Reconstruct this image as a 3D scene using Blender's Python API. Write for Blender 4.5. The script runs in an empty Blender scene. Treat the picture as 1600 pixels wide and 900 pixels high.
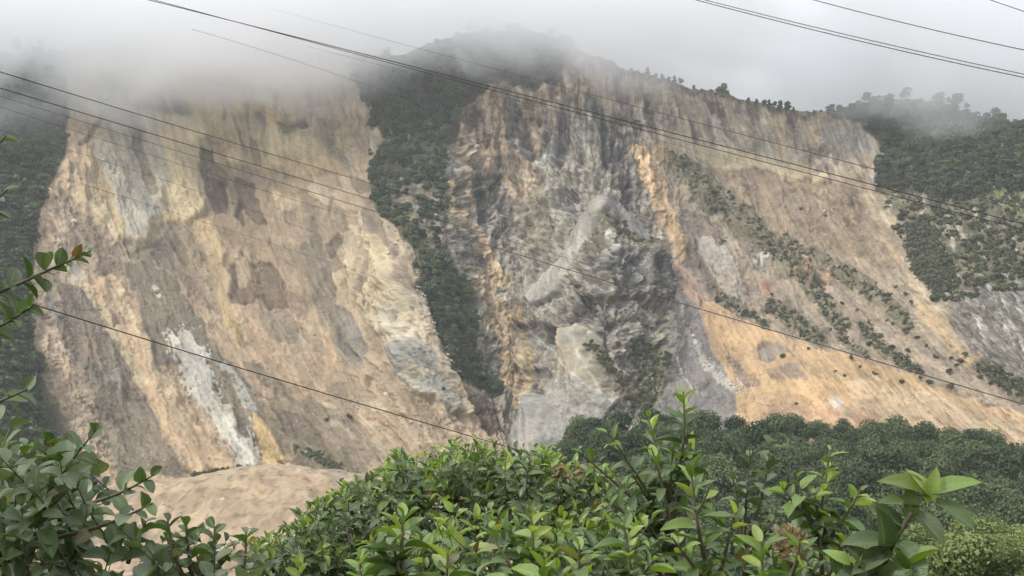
import bpy, math, random
import numpy as np
from mathutils import Vector, Matrix

R = math.radians
random.seed(7)
rng = np.random.default_rng(11)
scene = bpy.context.scene
col = scene.collection

# ------------------------------------------------------------------ camera
F = 1716.0                      # focal length in pixels of a 1600 x 900 frame
PITCH = math.atan((640 - 450) / F)
cam_d = bpy.data.cameras.new('camera')
cam_d.sensor_width = 36.0
cam_d.lens = F / 1600 * 36.0
cam_d.clip_start = 0.05
cam_d.clip_end = 12000
cam = bpy.data.objects.new('camera', cam_d)
cam.rotation_euler = (R(90) + PITCH, 0, 0)
col.objects.link(cam)
scene.camera = cam

# ------------------------------------------------------------------ light
SUN_EL, SUN_AZ = 43.0, 238.0    # compass bearing the sun stands at (0 = +Y, clockwise)
world = bpy.data.worlds.new('World')
scene.world = world
world.use_nodes = True
wn, wl = world.node_tree.nodes, world.node_tree.links
wn.clear()
sky = wn.new('ShaderNodeTexSky')
sky.sky_type = 'NISHITA'
sky.sun_disc = False
sky.sun_elevation = R(SUN_EL)
sky.sun_rotation = R(SUN_AZ)
sky.air_density = 1.0
sky.dust_density = 3.0
bg1 = wn.new('ShaderNodeBackground'); bg1.inputs[1].default_value = 0.05
wl.new(sky.outputs[0], bg1.inputs[0])
# closed cloud deck: overcast luminance, brighter overhead than at the horizon
tc = wn.new('ShaderNodeTexCoord')
sx = wn.new('ShaderNodeSeparateXYZ'); wl.new(tc.outputs['Generated'], sx.inputs[0])
mr = wn.new('ShaderNodeMapRange'); mr.inputs[1].default_value = 0.0; mr.inputs[2].default_value = 1.0
mr.inputs[3].default_value = 1.0; mr.inputs[4].default_value = 2.3
wl.new(sx.outputs[2], mr.inputs[0])
nz = wn.new('ShaderNodeTexNoise'); nz.inputs['Scale'].default_value = 2.2; nz.inputs['Detail'].default_value = 5
wl.new(tc.outputs['Generated'], nz.inputs['Vector'])
mr2 = wn.new('ShaderNodeMapRange'); mr2.inputs[1].default_value = 0.3; mr2.inputs[2].default_value = 0.7
mr2.inputs[3].default_value = 0.93; mr2.inputs[4].default_value = 1.07
wl.new(nz.outputs[0], mr2.inputs[0])
mu = wn.new('ShaderNodeMath'); mu.operation = 'MULTIPLY'
wl.new(mr.outputs[0], mu.inputs[0]); wl.new(mr2.outputs[0], mu.inputs[1])
mu2 = wn.new('ShaderNodeMath'); mu2.operation = 'MULTIPLY'; mu2.inputs[1].default_value = 0.43
wl.new(mu.outputs[0], mu2.inputs[0])
bg2 = wn.new('ShaderNodeBackground'); bg2.inputs[0].default_value = (0.925, 0.97, 1.06, 1)
wl.new(mu2.outputs[0], bg2.inputs[1])
mixw = wn.new('ShaderNodeMixShader'); mixw.inputs[0].default_value = 0.93
wl.new(bg1.outputs[0], mixw.inputs[1]); wl.new(bg2.outputs[0], mixw.inputs[2])
wo = wn.new('ShaderNodeOutputWorld'); wl.new(mixw.outputs[0], wo.inputs[0])

sun_d = bpy.data.lights.new('sun', 'SUN')
sun_d.energy = 1.5
sun_d.angle = R(10)
sun_d.color = (1.0, 0.965, 0.91)
sun = bpy.data.objects.new('sun', sun_d)
sa, se = R(SUN_AZ), R(SUN_EL)
sdir = Vector((math.sin(sa) * math.cos(se), math.cos(sa) * math.cos(se), math.sin(se)))
sun.rotation_euler = sdir.to_track_quat('Z', 'Y').to_euler()
sun.location = (-60, -80, 120)
col.objects.link(sun)

vs = scene.view_settings
vs.view_transform = 'Standard'; vs.look = 'None'; vs.gamma = 1.0; vs.use_curve_mapping = False
vs.exposure = 1.02
cy = scene.cycles
cy.use_denoising = True
cy.max_bounces = 12; cy.diffuse_bounces = 2; cy.glossy_bounces = 2; cy.transmission_bounces = 3
cy.transparent_max_bounces = 8; cy.volume_bounces = 10
cy.volume_step_rate = 1.0; cy.volume_max_steps = 256
cy.sample_clamp_indirect = 4.0

# ------------------------------------------------------------------ helpers
CP, SP = math.cos(PITCH), math.sin(PITCH)

def ray(px, py):
    """direction with unit forward (y) component for a point of the 1600 x 900 frame"""
    u = (np.asarray(px, float) - 800) / F
    v = (450 - np.asarray(py, float)) / F
    dy = CP - v * SP
    return u / dy, (SP + v * CP) / dy

def at(px, py, y):
    a, b = ray(px, py)
    return Vector((float(a) * y, y, float(b) * y))

_perm = np.concatenate([rng.permutation(512)] * 3)
_ga = rng.random(512) * 2 * np.pi
_gx, _gy = np.cos(_ga), np.sin(_ga)
_rv = rng.random(512)

def pn(x, y, s=0):
    x = x + s * 17.31; y = y + s * 9.73
    xi = np.floor(x).astype(np.int64); yi = np.floor(y).astype(np.int64)
    fx = x - xi; fy = y - yi
    u = fx * fx * fx * (fx * (fx * 6 - 15) + 10); v = fy * fy * fy * (fy * (fy * 6 - 15) + 10)
    x0 = xi & 511; y0 = yi & 511; x1 = (xi + 1) & 511; y1 = (yi + 1) & 511
    def g(a, b, dx, dy):
        h = _perm[_perm[a] + b]
        return _gx[h] * dx + _gy[h] * dy
    a = g(x0, y0, fx, fy); b = g(x1, y0, fx - 1, fy)
    c = g(x0, y1, fx, fy - 1); d = g(x1, y1, fx - 1, fy - 1)
    return ((a + (b - a) * u) * (1 - v) + (c + (d - c) * u) * v) * 1.5

def fbm(x, y, o=4, s=0, gain=0.5):
    t = 0; a = 1.0; n = 0
    for k in range(o):
        t = t + a * pn(x * 2 ** k, y * 2 ** k, s + k * 3); n += a; a *= gain
    return t / n * 1.25

def ridged(x, y, o=3, s=0):
    t = 0; a = 1.0; n = 0
    for k in range(o):
        t = t + a * (1 - np.minimum(1, np.abs(pn(x * 2 ** k, y * 2 ** k, s + k * 3)) * 2.0)); n += a; a *= 0.5
    return t / n

def facets(x, y, s=0):
    """broken rock: every cell is a plane with its own tilt"""
    xi = np.floor(x).astype(np.int64); yi = np.floor(y).astype(np.int64)
    d1 = np.full(x.shape, 9.0); d2 = np.full(x.shape, 9.0); idv = np.zeros(x.shape); h = np.zeros(x.shape)
    for ox in (-1, 0, 1):
        for oy in (-1, 0, 1):
            c = _perm[_perm[(xi + ox + s * 7) & 511] + ((yi + oy) & 511)]
            dx = x - (xi + ox + _rv[c]); dy = y - (yi + oy + _rv[_perm[c + 3]])
            d = np.hypot(dx, dy); m = d < d1
            d2 = np.where(m, d1, np.minimum(d2, d)); d1 = np.where(m, d, d1)
            idv = np.where(m, _rv[_perm[c + 7]], idv)
            h = np.where(m, dx * _gx[c] * 1.1 + dy * _gy[c] * 0.7, h)
    return h, d1, d2, idv

def ss(a, b, x):
    t = np.clip((x - a) / (b - a), 0, 1)
    return t * t * (3 - 2 * t)

def srgb(c):
    c = np.asarray(c, float) / 255.0
    return np.where(c <= 0.04045, c / 12.92, ((c + 0.055) / 1.055) ** 2.4)

def tag(o, label=None, cat=None, group=None, kind=None):
    if label: o['label'] = label
    if cat: o['category'] = cat
    if group: o['group'] = group
    if kind: o['kind'] = kind
    return o

def link(o, parent=None):
    col.objects.link(o)
    if parent is not None: o.parent = parent
    return o

def mesh_np(name, verts, faces, smooth=True):
    """mesh from numpy arrays, faces all quads or all triangles"""
    me = bpy.data.meshes.new(name)
    verts = np.asarray(verts, np.float32); faces = np.asarray(faces, np.int32)
    k = faces.shape[1]
    me.vertices.add(len(verts)); me.vertices.foreach_set('co', verts.ravel())
    me.loops.add(faces.size); me.loops.foreach_set('vertex_index', faces.ravel())
    me.polygons.add(len(faces))
    me.polygons.foreach_set('loop_start', np.arange(0, faces.size, k, dtype=np.int32))
    me.update(calc_edges=True)
    if smooth: me.polygons.foreach_set('use_smooth', np.ones(len(faces), bool))
    me.validate()
    return me

def grid_faces(nr, nc):
    i = np.arange(nr * nc).reshape(nr, nc)
    return np.stack([i[:-1, :-1], i[:-1, 1:], i[1:, 1:], i[1:, :-1]], -1).reshape(-1, 4)

def new_mat(name):
    m = bpy.data.materials.new(name); m.use_nodes = True
    nt = m.node_tree
    return m, nt.nodes, nt.links, nt.nodes['Principled BSDF']

def noise_node(n, l, scale, detail=4, rough=0.55, vec=None):
    t = n.new('ShaderNodeTexNoise'); t.inputs['Scale'].default_value = scale
    t.inputs['Detail'].default_value = detail; t.inputs['Roughness'].default_value = rough
    if vec is not None: l.new(vec, t.inputs['Vector'])
    return t

# ------------------------------------------------------------------ materials
def soil_material():
    m, n, l, b = new_mat('bare earth and rock')
    at_ = n.new('ShaderNodeAttribute'); at_.attribute_name = 'soil'
    rk = n.new('ShaderNodeAttribute'); rk.attribute_name = 'rocky'
    tcn = n.new('ShaderNodeTexCoord')
    n1 = noise_node(n, l, 0.35, 6, 0.65, tcn.outputs['Object'])
    n2 = noise_node(n, l, 0.06, 5, 0.6, tcn.outputs['Object'])
    r1 = n.new('ShaderNodeMapRange'); r1.inputs[1].default_value = 0.3; r1.inputs[2].default_value = 0.7
    r1.inputs[3].default_value = 0.80; r1.inputs[4].default_value = 1.2
    l.new(n1.outputs[0], r1.inputs[0])
    r2 = n.new('ShaderNodeMapRange'); r2.inputs[1].default_value = 0.3; r2.inputs[2].default_value = 0.7
    r2.inputs[3].default_value = 0.9; r2.inputs[4].default_value = 1.1
    l.new(n2.outputs[0], r2.inputs[0])
    mm = n.new('ShaderNodeMath'); mm.operation = 'MULTIPLY'
    l.new(r1.outputs[0], mm.inputs[0]); l.new(r2.outputs[0], mm.inputs[1])
    mixr = n.new('ShaderNodeMapRange'); mixr.inputs[1].default_value = 0; mixr.inputs[2].default_value = 1; mixr.inputs[3].default_value = 0.35; mixr.inputs[4].default_value = 1.0
    l.new(rk.outputs['Fac'], mixr.inputs[0])
    fm = n.new('ShaderNodeMix'); fm.data_type = 'FLOAT'; fm.inputs[2].default_value = 1.0
    l.new(mixr.outputs[0], fm.inputs[0]); l.new(mm.outputs[0], fm.inputs[3])
    vm = n.new('ShaderNodeVectorMath'); vm.operation = 'SCALE'
    l.new(at_.outputs['Color'], vm.inputs[0]); l.new(fm.outputs[0], vm.inputs['Scale'])
    l.new(vm.outputs[0], b.inputs['Base Color'])
    b.inputs['Roughness'].default_value = 0.92
    b.inputs['Specular IOR Level'].default_value = 0.12
    bp = n.new('ShaderNodeBump'); bp.inputs['Distance'].default_value = 1.2
    l.new(n1.outputs[0], bp.inputs['Height'])
    ms = n.new('ShaderNodeMath'); ms.operation = 'MULTIPLY_ADD'; ms.inputs[1].default_value = 0.5; ms.inputs[2].default_value = 0.35
    l.new(rk.outputs['Fac'], ms.inputs[0]); l.new(ms.outputs[0], bp.inputs['Strength'])
    l.new(bp.outputs[0], b.inputs['Normal'])
    return m
M_SOIL = soil_material()

def set_attr(me, soil, rocky):
    a = me.attributes.new('soil', 'FLOAT_COLOR', 'POINT')
    c = np.ones((len(soil), 4), np.float32); c[:, :3] = soil
    a.data.foreach_set('color', c.ravel())
    b = me.attributes.new('rocky', 'FLOAT', 'POINT')
    b.data.foreach_set('value', np.asarray(rocky, np.float32))

# ------------------------------------------------------------------ the mountain
# Base slope: distance of the surface for a direction of view, then relief along the true normal.
SKY_X = [-300, 0, 200, 400, 500, 560, 620, 660, 700, 740, 780, 830, 870, 900, 940, 1000, 1060, 1120, 1200, 1250, 1300, 1350, 1400, 1450, 1500, 1600, 1900]
SKY_Y = [95, 84, 74, 78, 84, 88, 88, 72, 58, 49, 45, 47, 56, 74, 92, 112, 131, 146, 163, 173, 172, 160, 156, 158, 172, 198, 240]
DY_P = [-60, 50, 150, 250, 350, 450, 550, 650, 720, 800, 880]
DY_V = [1260, 1160, 1055, 962, 884, 814, 754, 704, 662, 622, 592]
OC = [-300, 0, 90, 200, 330, 450, 560, 640, 700, 745, 800, 860, 940, 1010, 1080, 1180, 1300, 1400, 1500, 1600, 1900]
ORW = [0, 200, 300, 400, 500, 600, 700]
OV = [[-60, -40, -20, 20, 30, 30, 20, 10, 20, 20, 10, 0, 0, 10, 20, 20, 10, -10, -30, -60, -120],
      [-70, -45, -20, 25, 40, 40, 20, -20, -20, 20, 20, 5, -10, 0, 30, 35, 20, -15, -45, -75, -140],
      [-80, -50, -20, 20, 40, 40, 15, -35, -30, 15, 20, 5, -25, -5, 20, 25, 15, -20, -55, -85, -150],
      [-80, -50, -20, 15, 30, 30, 10, -40, -30, 10, 25, 10, -45, -20, 10, 10, 0, -25, -60, -90, -150],
      [-80, -50, -20, 10, 20, 20, 5, -35, -30, 5, 15, 0, -40, -25, 0, 0, -10, -35, -65, -95, -150],
      [-80, -50, -20, 0, 10, 10, 0, -25, -25, 0, 10, -10, -25, -15, -10, -15, -30, -50, -75, -100, -150],
      [-80, -50, -20, 0, 0, 0, -5, -15, -15, -5, 0, -10, -15, -15, -20, -30, -45, -60, -80, -100, -150]]

# bands of scrub on the bare slopes: course, width, label
STRIPS = [([(1000, 116), (1060, 133), (1120, 148), (1200, 165), (1262, 176)], 5, 'low dark scrub along the crest of the right scar'),
          ([(1225, 375), (1250, 392), (1290, 405), (1330, 435), (1380, 470), (1418, 508)], 20, 'long dark scrub band slanting across the middle of the right scar'),
          ([(1115, 452), (1135, 472), (1165, 485), (1198, 508)], 12, 'thin scrub band along the upper edge of the orange slope'),
          ([(1118, 300), (1150, 330), (1185, 362), (1210, 395), (1238, 420)], 30, 'loose green scrub on the brown upper part of the right scar'),
          ([(1262, 440), (1285, 462), (1302, 488), (1316, 510)], 22, 'compact dark scrub patch in the middle of the right scar'),
          ([(1206, 478), (1236, 492), (1262, 515), (1280, 522)], 22, 'olive scrub patch just above the orange slope'),
          ([(1302, 515), (1330, 538), (1356, 556)], 10, 'thin green scrub streak above the power line'),
          ([(1346, 502), (1362, 524), (1386, 548)], 18, 'dark scrub clump right of the compact patch'),
          ([(1400, 558), (1418, 568), (1434, 578)], 14, 'small scrub patch crossed by the long power line'),
          ([(1532, 572), (1560, 586), (1600, 612), (1650, 640)], 26, 'broad scrub band at the far right edge of the slope'),
          ([(1052, 252), (1075, 275), (1100, 305), (1118, 322)], 26, 'dull green scrub on the brown spur beside the orange strip'),
          ([(1000, 540), (1025, 560), (1020, 600), (1005, 630)], 30, 'green scrub in the gully at the foot of the grey rock'),
          ([(948, 352), (975, 372), (1000, 388)], 16, 'sparse scrub on top of the dark rock buttress'),
          ([(930, 545), (955, 575), (985, 612)], 18, 'scattered scrub on the pale cone below the buttress'),
          ([(968, 188), (985, 186), (1000, 196)], 10, 'dark bushes on the rock shoulder under the crest'),
          ([(462, 700), (500, 712), (545, 735)], 11, 'thin scrub on the lower apron of the left scar')]
NC, NR, NB = 1330, 560, 16
pxs = np.linspace(-262, 1862, NC)
skyl = np.interp(pxs, SKY_X, SKY_Y)
skyl = np.convolve(np.pad(skyl, 20, mode='edge'), np.ones(41) / 41, 'valid')
tt = np.linspace(0, 1, NR)[:, None]
BOT = 880
PY = skyl[None, :] + (BOT - skyl[None, :]) * tt
PX = np.broadcast_to(pxs, PY.shape).copy()

def depth(px, py):
    rows = np.stack([np.interp(px, OC, r) for r in OV])
    k = np.clip(np.searchsorted(ORW, py) - 1, 0, len(ORW) - 2)
    a = np.asarray(ORW, float)[k]; b = np.asarray(ORW, float)[k + 1]
    t = np.clip((py - a) / (b - a), 0, 1)
    lo = np.take_along_axis(rows, k[None], 0)[0]; hi = np.take_along_axis(rows, (k + 1)[None], 0)[0]
    return np.interp(py, DY_P, DY_V) + lo + (hi - lo) * t

def blur(a, k):
    ker = np.hanning(2 * k + 3)[1:-1]; ker /= ker.sum()
    p = np.pad(a, ((k, k), (0, 0)), mode='edge'); o = 0
    for i in range(2 * k + 1): o = o + ker[i] * p[i:i + a.shape[0]]
    p = np.pad(o, ((0, 0), (k, k)), mode='edge'); o2 = 0
    for i in range(2 * k + 1): o2 = o2 + ker[i] * p[:, i:i + a.shape[1]]
    return o2

YB = np.interp(PY, DY_P, DY_V) + 1.35 * (blur(depth(PX, PY), 12) - np.interp(PY, DY_P, DY_V))
ra, rb = ray(PX, PY)
BASE = np.stack([ra * YB, YB, rb * YB], -1)

# fall lines: where debris runs down the slope
FL_Y = [50, 150, 250, 350, 450, 550, 650, 750]
FL = [[-300] * 8, [20, 22, 25, 30, 50, 75, 110, 150], [130, 150, 180, 220, 265, 310, 350, 400], [310, 322, 338, 368, 405, 445, 495, 560],
      [515, 522, 535, 560, 598, 645, 710, 790], [600, 596, 590, 615, 655, 700, 745, 800], [735, 725, 722, 728, 742, 757, 775, 800],
      [890, 882, 872, 862, 845, 825, 805, 803], [960, 962, 955, 945, 940, 930, 910, 880], [1000, 1000, 1004, 1022, 1052, 1088, 1128, 1180],
      [1045, 1060, 1085, 1122, 1175, 1245, 1330, 1430], [1235, 1262, 1298, 1350, 1425, 1520, 1625, 1740],
      [1360, 1380, 1412, 1470, 1550, 1650, 1760, 1880], [1600, 1610, 1630, 1665, 1720, 1790, 1880, 1980], [2300] * 8]
LQ = [np.interp(PY, FL_Y, f) for f in FL]
Q = np.zeros_like(PX)
for k in range(len(FL) - 1):
    m = (PX >= LQ[k]) & (PX < LQ[k + 1])
    q0, q1 = FL[k][4], FL[k + 1][4]
    Q = np.where(m, q0 + (PX - LQ[k]) / np.maximum(1, LQ[k + 1] - LQ[k]) * (q1 - q0), Q)
Q = blur(Q, 6)

WX = fbm(PX / 30, PY / 30, 3, 1, 0.42); WY = fbm(PX / 30, PY / 30, 3, 5, 0.42)
WS = fbm(Q / 12, PY / 60, 3, 9)
PXW = lambda w: PX + w * (WX + 0.7 * WS)
PYW = lambda w: PY + w * WY * 1.3

def sdist(pts, x, y, closed=True):
    """signed distance to a polygon (negative inside), or distance to a polyline"""
    p = np.asarray(pts, float); n = len(p)
    d = np.full(x.shape, 1e9); inside = np.zeros(x.shape, bool)
    for i in range(n if closed else n - 1):
        a = p[i]; b = p[(i + 1) % n]; e = b - a
        t = np.clip(((x - a[0]) * e[0] + (y - a[1]) * e[1]) / max(1e-9, e @ e), 0, 1)
        d = np.minimum(d, np.hypot(x - a[0] - t * e[0], y - a[1] - t * e[1]))
        if closed and a[1] != b[1]:
            c = ((y >= min(a[1], b[1])) & (y < max(a[1], b[1])))
            inside ^= c & (x < a[0] + (y - a[1]) / (b[1] - a[1]) * e[0])
    return np.where(inside, -d, d) if closed else d

def block(pts, mg):
    p = np.asarray(pts, float)
    j0 = max(0, int((p[:, 0].min() - mg - pxs[0]) / (pxs[1] - pxs[0]))); j1 = min(NC, int((p[:, 0].max() + mg - pxs[0]) / (pxs[1] - pxs[0])) + 2)
    lo, hi = p[:, 1].min() - mg, p[:, 1].max() + mg
    sk = skyl[j0:j1]
    i0 = int(max(0, ((lo - sk) / (BOT - sk) * (NR - 1)).min())); i1 = int(min(NR, ((hi - sk) / (BOT - sk) * (NR - 1)).max() + 2))
    return slice(max(0, min(i0, NR - 1)), max(1, i1)), slice(j0, j1)

def mask(pts, soft=5, warp=8, line=None, brk=0.0):
    sl = block(pts, soft + warp * 1.6 + brk + (line or 0))
    d = sdist(pts, PX[sl] + warp * WXS[sl], PY[sl] + warp * 1.3 * WY[sl], line is None)
    if line: d = d - line / 2
    if brk: d = d + brk * BRK[sl]
    return 1 - ss(-soft, soft, d), 1 - ss(-soft - 2.5, soft + 0.5, d), sl
WXS = WX + 0.08 * WS
BRK = fbm(Q / 7, PY / 16, 4, 21) + 0.6 * fbm(PX / 5, PY / 5, 3, 23)

G = dict(tan=(182, 156, 121), tan2=(194, 170, 132), ochre=(199, 171, 120), pale=(208, 190, 153), cream=(212, 190, 142), grey=(132, 120, 98),
         brown=(155, 132, 99), dbrown=(122, 101, 80), rock=(154, 145, 126), white=(216, 210, 192), talus=(178, 171, 154), dtalus=(138, 132, 122),
         orange=(212, 172, 116), orange2=(204, 160, 108), pink=(182, 148, 124), mauve=(176, 156, 128), olive=(116, 110, 78), green=(84, 90, 62),
         dark=(114, 107, 96), meadow=(128, 132, 72), soilg=(74, 76, 54), pgrey=(190, 180, 156))
KALB = 0.70; SAT = 0.82
# base colours blend from left to right along the fall-line coordinate
stops = [(-300, 'soilg'), (30, 'soilg'), (60, 'tan2'), (250, 'tan'), (420, 'tan'), (560, 'tan2'), (690, 'tan'), (730, 'rock'), (1010, 'rock'),
         (1075, 'mauve'), (1380, 'mauve'), (1480, 'mauve'), (1600, 'rock'), (2300, 'olive')]
sq = [s[0] for s in stops]; sc_ = np.array([srgb(G[s[1]]) for s in stops])
C = np.stack([np.interp(Q, sq, sc_[:, i]) for i in range(3)], -1)
H = np.zeros_like(PX)                    # relief in metres towards the viewer's side of the slope
ROCK = np.interp(Q, [-300, 40, 80, 330, 560, 690, 735, 1040, 1080, 1300, 1450, 1560, 2300], [0.2, 0.2, 0.25, 0.3, 0.3, 0.4, 1.0, 1.0, 0.55, 0.5, 0.5, 0.8, 0.5])

def lay(cname, pts, a=1.0, s=4, w=8, h=0.0, line=None, brk=0.0, rock=None, veg=None):
    m, mh, sl = mask(pts, max(1.2, s * 0.6), w, line, max(brk, 0.9 if line is None else 0.6))
    c = srgb(G[cname]) if isinstance(cname, str) else srgb(cname)
    C[sl] += (c - C[sl]) * (m * a)[..., None]
    if h: H[sl] += 1.6 * h * mh
    if rock is not None: ROCK[sl] += (rock - ROCK[sl]) * m
    return m

# --- left scar: high pale face
lay('ochre', [(100, 60), (560, 60), (610, 180), (575, 262), (470, 280), (345, 255), (332, 300), (308, 332), (285, 352), (258, 345), (228, 385), (196, 378), (150, 322), (92, 282), (105, 200)], s=5, w=7, h=3, rock=0.35)
lay('cream', [(225, 170), (330, 185), (345, 250), (325, 310), (285, 345), (258, 335), (245, 260)], a=0.7, s=10, w=10)
lay('pgrey', [(150, 105), (230, 105), (250, 190), (262, 270), (252, 335), (226, 388), (200, 382), (168, 300), (140, 230)], a=0.85, s=8, w=8, h=2)
lay((176, 168, 148), [(175, 290), (235, 300), (250, 340), (226, 386), (202, 380)], a=0.8, s=8, w=8)
lay('tan2', [(108, 110), (150, 120), (148, 230), (120, 250), (112, 180)], a=0.7, s=8)
lay((200, 172, 132), [(100, 210), (135, 225), (150, 300), (195, 372), (160, 330), (95, 285)], a=0.9, s=4, h=1)
lay('white', [(150, 132), (165, 160), (188, 186), (206, 230)], line=5, s=3, w=3, a=0.6)
lay('white', [(176, 130), (184, 165), (190, 184)], line=4, s=3, w=3, a=0.45)
lay((146, 122, 92), [(156, 160), (153, 195), (140, 215), (122, 236)], line=9, s=3, w=6, h=-2, a=0.9)
lay((140, 124, 100), [(163, 166), (168, 180), (188, 188), (205, 195), (212, 215), (226, 265), (240, 300)], line=15, s=4, w=6, h=-3, a=0.85)
lay((150, 146, 136), [(228, 110), (262, 115), (292, 165), (298, 182), (255, 182), (240, 160)], s=6, w=8, a=0.8)
lay('white', [(252, 115), (262, 150), (266, 176)], line=6, s=4, w=5, a=0.55)
lay((156, 140, 114), [(170, 238), (180, 262), (186, 290)], line=4, s=3, w=6, a=0.7)
for x0, y0, x1, y1, w_ in ((345, 130, 350, 190, 6), (380, 140, 392, 200, 5), (432, 150, 434, 172, 5), (445, 165, 448, 190, 4), (405, 175, 412, 205, 9), (362, 180, 385, 240, 6), (480, 130, 486, 180, 6), (530, 140, 538, 185, 6)):
    lay((132, 116, 98), [(x0, y0), (x1, y1)], line=w_, s=4, w=7, a=0.75, h=-2)
lay('cream', [(415, 205), (440, 198), (490, 205), (495, 240), (470, 255), (430, 250), (412, 240)], s=5, w=7, a=0.8, h=2)
lay((128, 108, 86), [(435, 198), (475, 188), (482, 196), (445, 212)], s=3, w=4, h=-4, a=0.9)
lay((142, 134, 122), [(492, 180), (515, 195), (530, 240), (560, 260), (545, 270), (505, 235)], s=8, w=9, a=0.7, h=-3)
lay('mauve', [(500, 120), (560, 140), (590, 200), (575, 260), (540, 240), (510, 190)], s=12, w=9, a=0.6)
for x0, y0, x1, y1, w_ in ((576, 176, 570, 215, 7), (592, 178, 582, 235, 6), (612, 212, 600, 236, 5), (635, 215, 630, 226, 6), (540, 245, 562, 262, 4)):
    lay('white', [(x0, y0), (x1, y1)], line=w_, s=3, w=5, a=0.5)
# brown debris tongues
lay('brown', [(306, 222), (345, 222), (356, 262), (420, 275), (480, 300), (520, 330), (560, 330), (540, 420), (470, 500), (380, 480), (352, 400), (318, 345), (310, 290)], s=5, w=12, h=-2, a=0.55)
lay('dbrown', [(310, 228), (332, 238), (352, 282), (348, 320), (338, 330), (322, 300), (312, 270)], s=3, w=9, h=-3, a=0.85)
lay('dbrown', [(362, 275), (392, 285), (408, 320), (415, 350), (400, 352), (388, 335), (372, 320), (380, 348), (360, 335), (366, 300)], s=3, w=8, h=-3, a=0.9)
lay('dbrown', [(372, 392), (388, 402), (420, 405), (445, 440), (448, 478), (420, 480), (400, 462), (388, 478), (362, 472), (358, 430)], s=3, w=9, h=-2.5, a=0.85)
lay((180, 156, 118), [(366, 395), (382, 398), (385, 420), (374, 445), (366, 430)], s=3, w=5)
lay('cream', [(425, 300), (462, 305), (466, 322), (440, 330), (430, 312)], s=3, w=8, a=0.6)
lay((152, 138, 114), [(470, 330), (492, 335), (512, 400), (520, 470), (540, 530), (570, 570), (545, 580), (510, 540), (486, 470), (470, 400)], s=5, w=9, a=0.8, h=-1.5)
lay((130, 114, 94), [(525, 358), (532, 372), (525, 395), (512, 402), (508, 385)], s=3, w=4, h=-2)
lay((150, 128, 102), [(522, 310), (508, 345)], line=5, s=2, w=3, h=-1.5)
lay('ochre', [(300, 345), (330, 330), (348, 400), (362, 470), (400, 560), (388, 562), (350, 500), (325, 450)], s=5, w=8, a=0.75)
lay((188, 156, 100), [(322, 410), (338, 405), (352, 470), (386, 535), (376, 540), (345, 492)], s=4, w=5, a=0.7)
# pale wave of sliding earth on its right side
lay('pale', [(540, 360), (575, 320), (610, 345), (640, 420), (662, 480), (690, 545), (722, 610), (738, 655), (700, 640), (645, 608), (612, 560), (590, 520), (565, 480), (548, 440), (530, 410)], s=5, w=11, h=4, a=0.72)
lay('cream', [(560, 420), (600, 395), (632, 440), (650, 500), (630, 540), (600, 520), (572, 470)], s=8, w=11, a=0.6, h=2)
lay((206, 194, 168), [(600, 490), (625, 480), (650, 520), (655, 560), (630, 560), (612, 530)], s=6, w=7, a=0.8)
lay((150, 147, 136), [(612, 548), (655, 535), (680, 560), (690, 590), (650, 580), (620, 585)], s=4, w=7, a=0.85)
lay((182, 178, 160), [(620, 585), (690, 590), (712, 640), (690, 640), (640, 610)], s=5, w=8, a=0.8)
lay((148, 128, 104), [(560, 300), (590, 318), (615, 372), (640, 420), (662, 480), (650, 470), (610, 400), (580, 350)], s=4, w=6, a=0.9, h=-1)
for k in range(26):
    x = random.uniform(560, 650); y = random.uniform(330, 520); L = random.uniform(10, 26)
    lay((148, 126, 98) if k % 3 else 'cream', [(x, y), (x - L * 0.5, y + L)], line=random.uniform(3, 8), s=3, w=8, a=0.55, h=-1.4 if k % 3 else 1.2)
lay((172, 150, 122), [(660, 470), (730, 600), (752, 660), (735, 660), (712, 600), (668, 520)], s=4, w=5, a=0.8)
# grey run-out and dark band low on the left
lay('grey', [(192, 412), (226, 404), (262, 425), (296, 470), (335, 540), (390, 605), (440, 650), (448, 700), (432, 724), (405, 700), (360, 640), (300, 585), (262, 560), (240, 560), (222, 515), (212, 470)], s=4, w=8, h=1.5, a=0.92)
lay((150, 130, 104), [(190, 385), (255, 350), (300, 350), (330, 420), (350, 500), (300, 470), (262, 425), (226, 404)], s=6, w=9, a=0.6)
lay('grey', [(95, 440), (140, 450), (172, 510), (205, 570), (235, 640), (262, 690), (296, 736), (190, 740), (150, 690), (125, 630), (105, 560), (92, 500)], s=5, w=7, a=0.85, h=1)
lay((150, 130, 108), [(92, 330), (140, 340), (175, 390), (190, 430), (150, 430), (110, 400)], s=6, w=9, a=0.6)
lay((205, 172, 128), [(120, 420), (150, 440), (182, 430), (210, 470), (228, 520), (250, 570), (290, 640), (345, 700), (376, 736), (296, 738), (258, 690), (240, 640), (226, 600), (200, 548), (176, 505), (142, 458)], s=3, w=9, h=2, a=0.85, brk=3)
lay('cream', [(130, 445), (150, 470), (178, 520), (205, 570), (215, 600)], line=12, s=3, w=8, brk=4, a=0.7)
lay('cream', [(205, 500), (222, 525), (238, 560), (256, 590), (280, 650), (300, 680)], line=10, s=3, w=8, brk=4, a=0.7)
lay('tan', [(188, 470), (206, 470), (196, 510), (180, 500)], s=3, w=6)
lay('white', [(252, 520), (275, 514), (300, 525), (325, 558), (335, 598), (362, 640), (392, 680), (406, 712), (402, 730), (374, 730), (352, 692), (322, 650), (300, 612), (282, 580), (268, 548)], s=3, w=9, h=2, brk=17, a=0.75)
lay((214, 208, 186), [(330, 610), (372, 668), (402, 725), (378, 728), (350, 680)], s=4, w=6, brk=4, a=0.8)
lay('white', [(241, 451), (249, 464)], line=6, s=2, w=2)
lay('white', [(350, 575), (372, 600), (395, 640)], line=14, s=4, w=9, brk=8, a=0.6)
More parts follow.
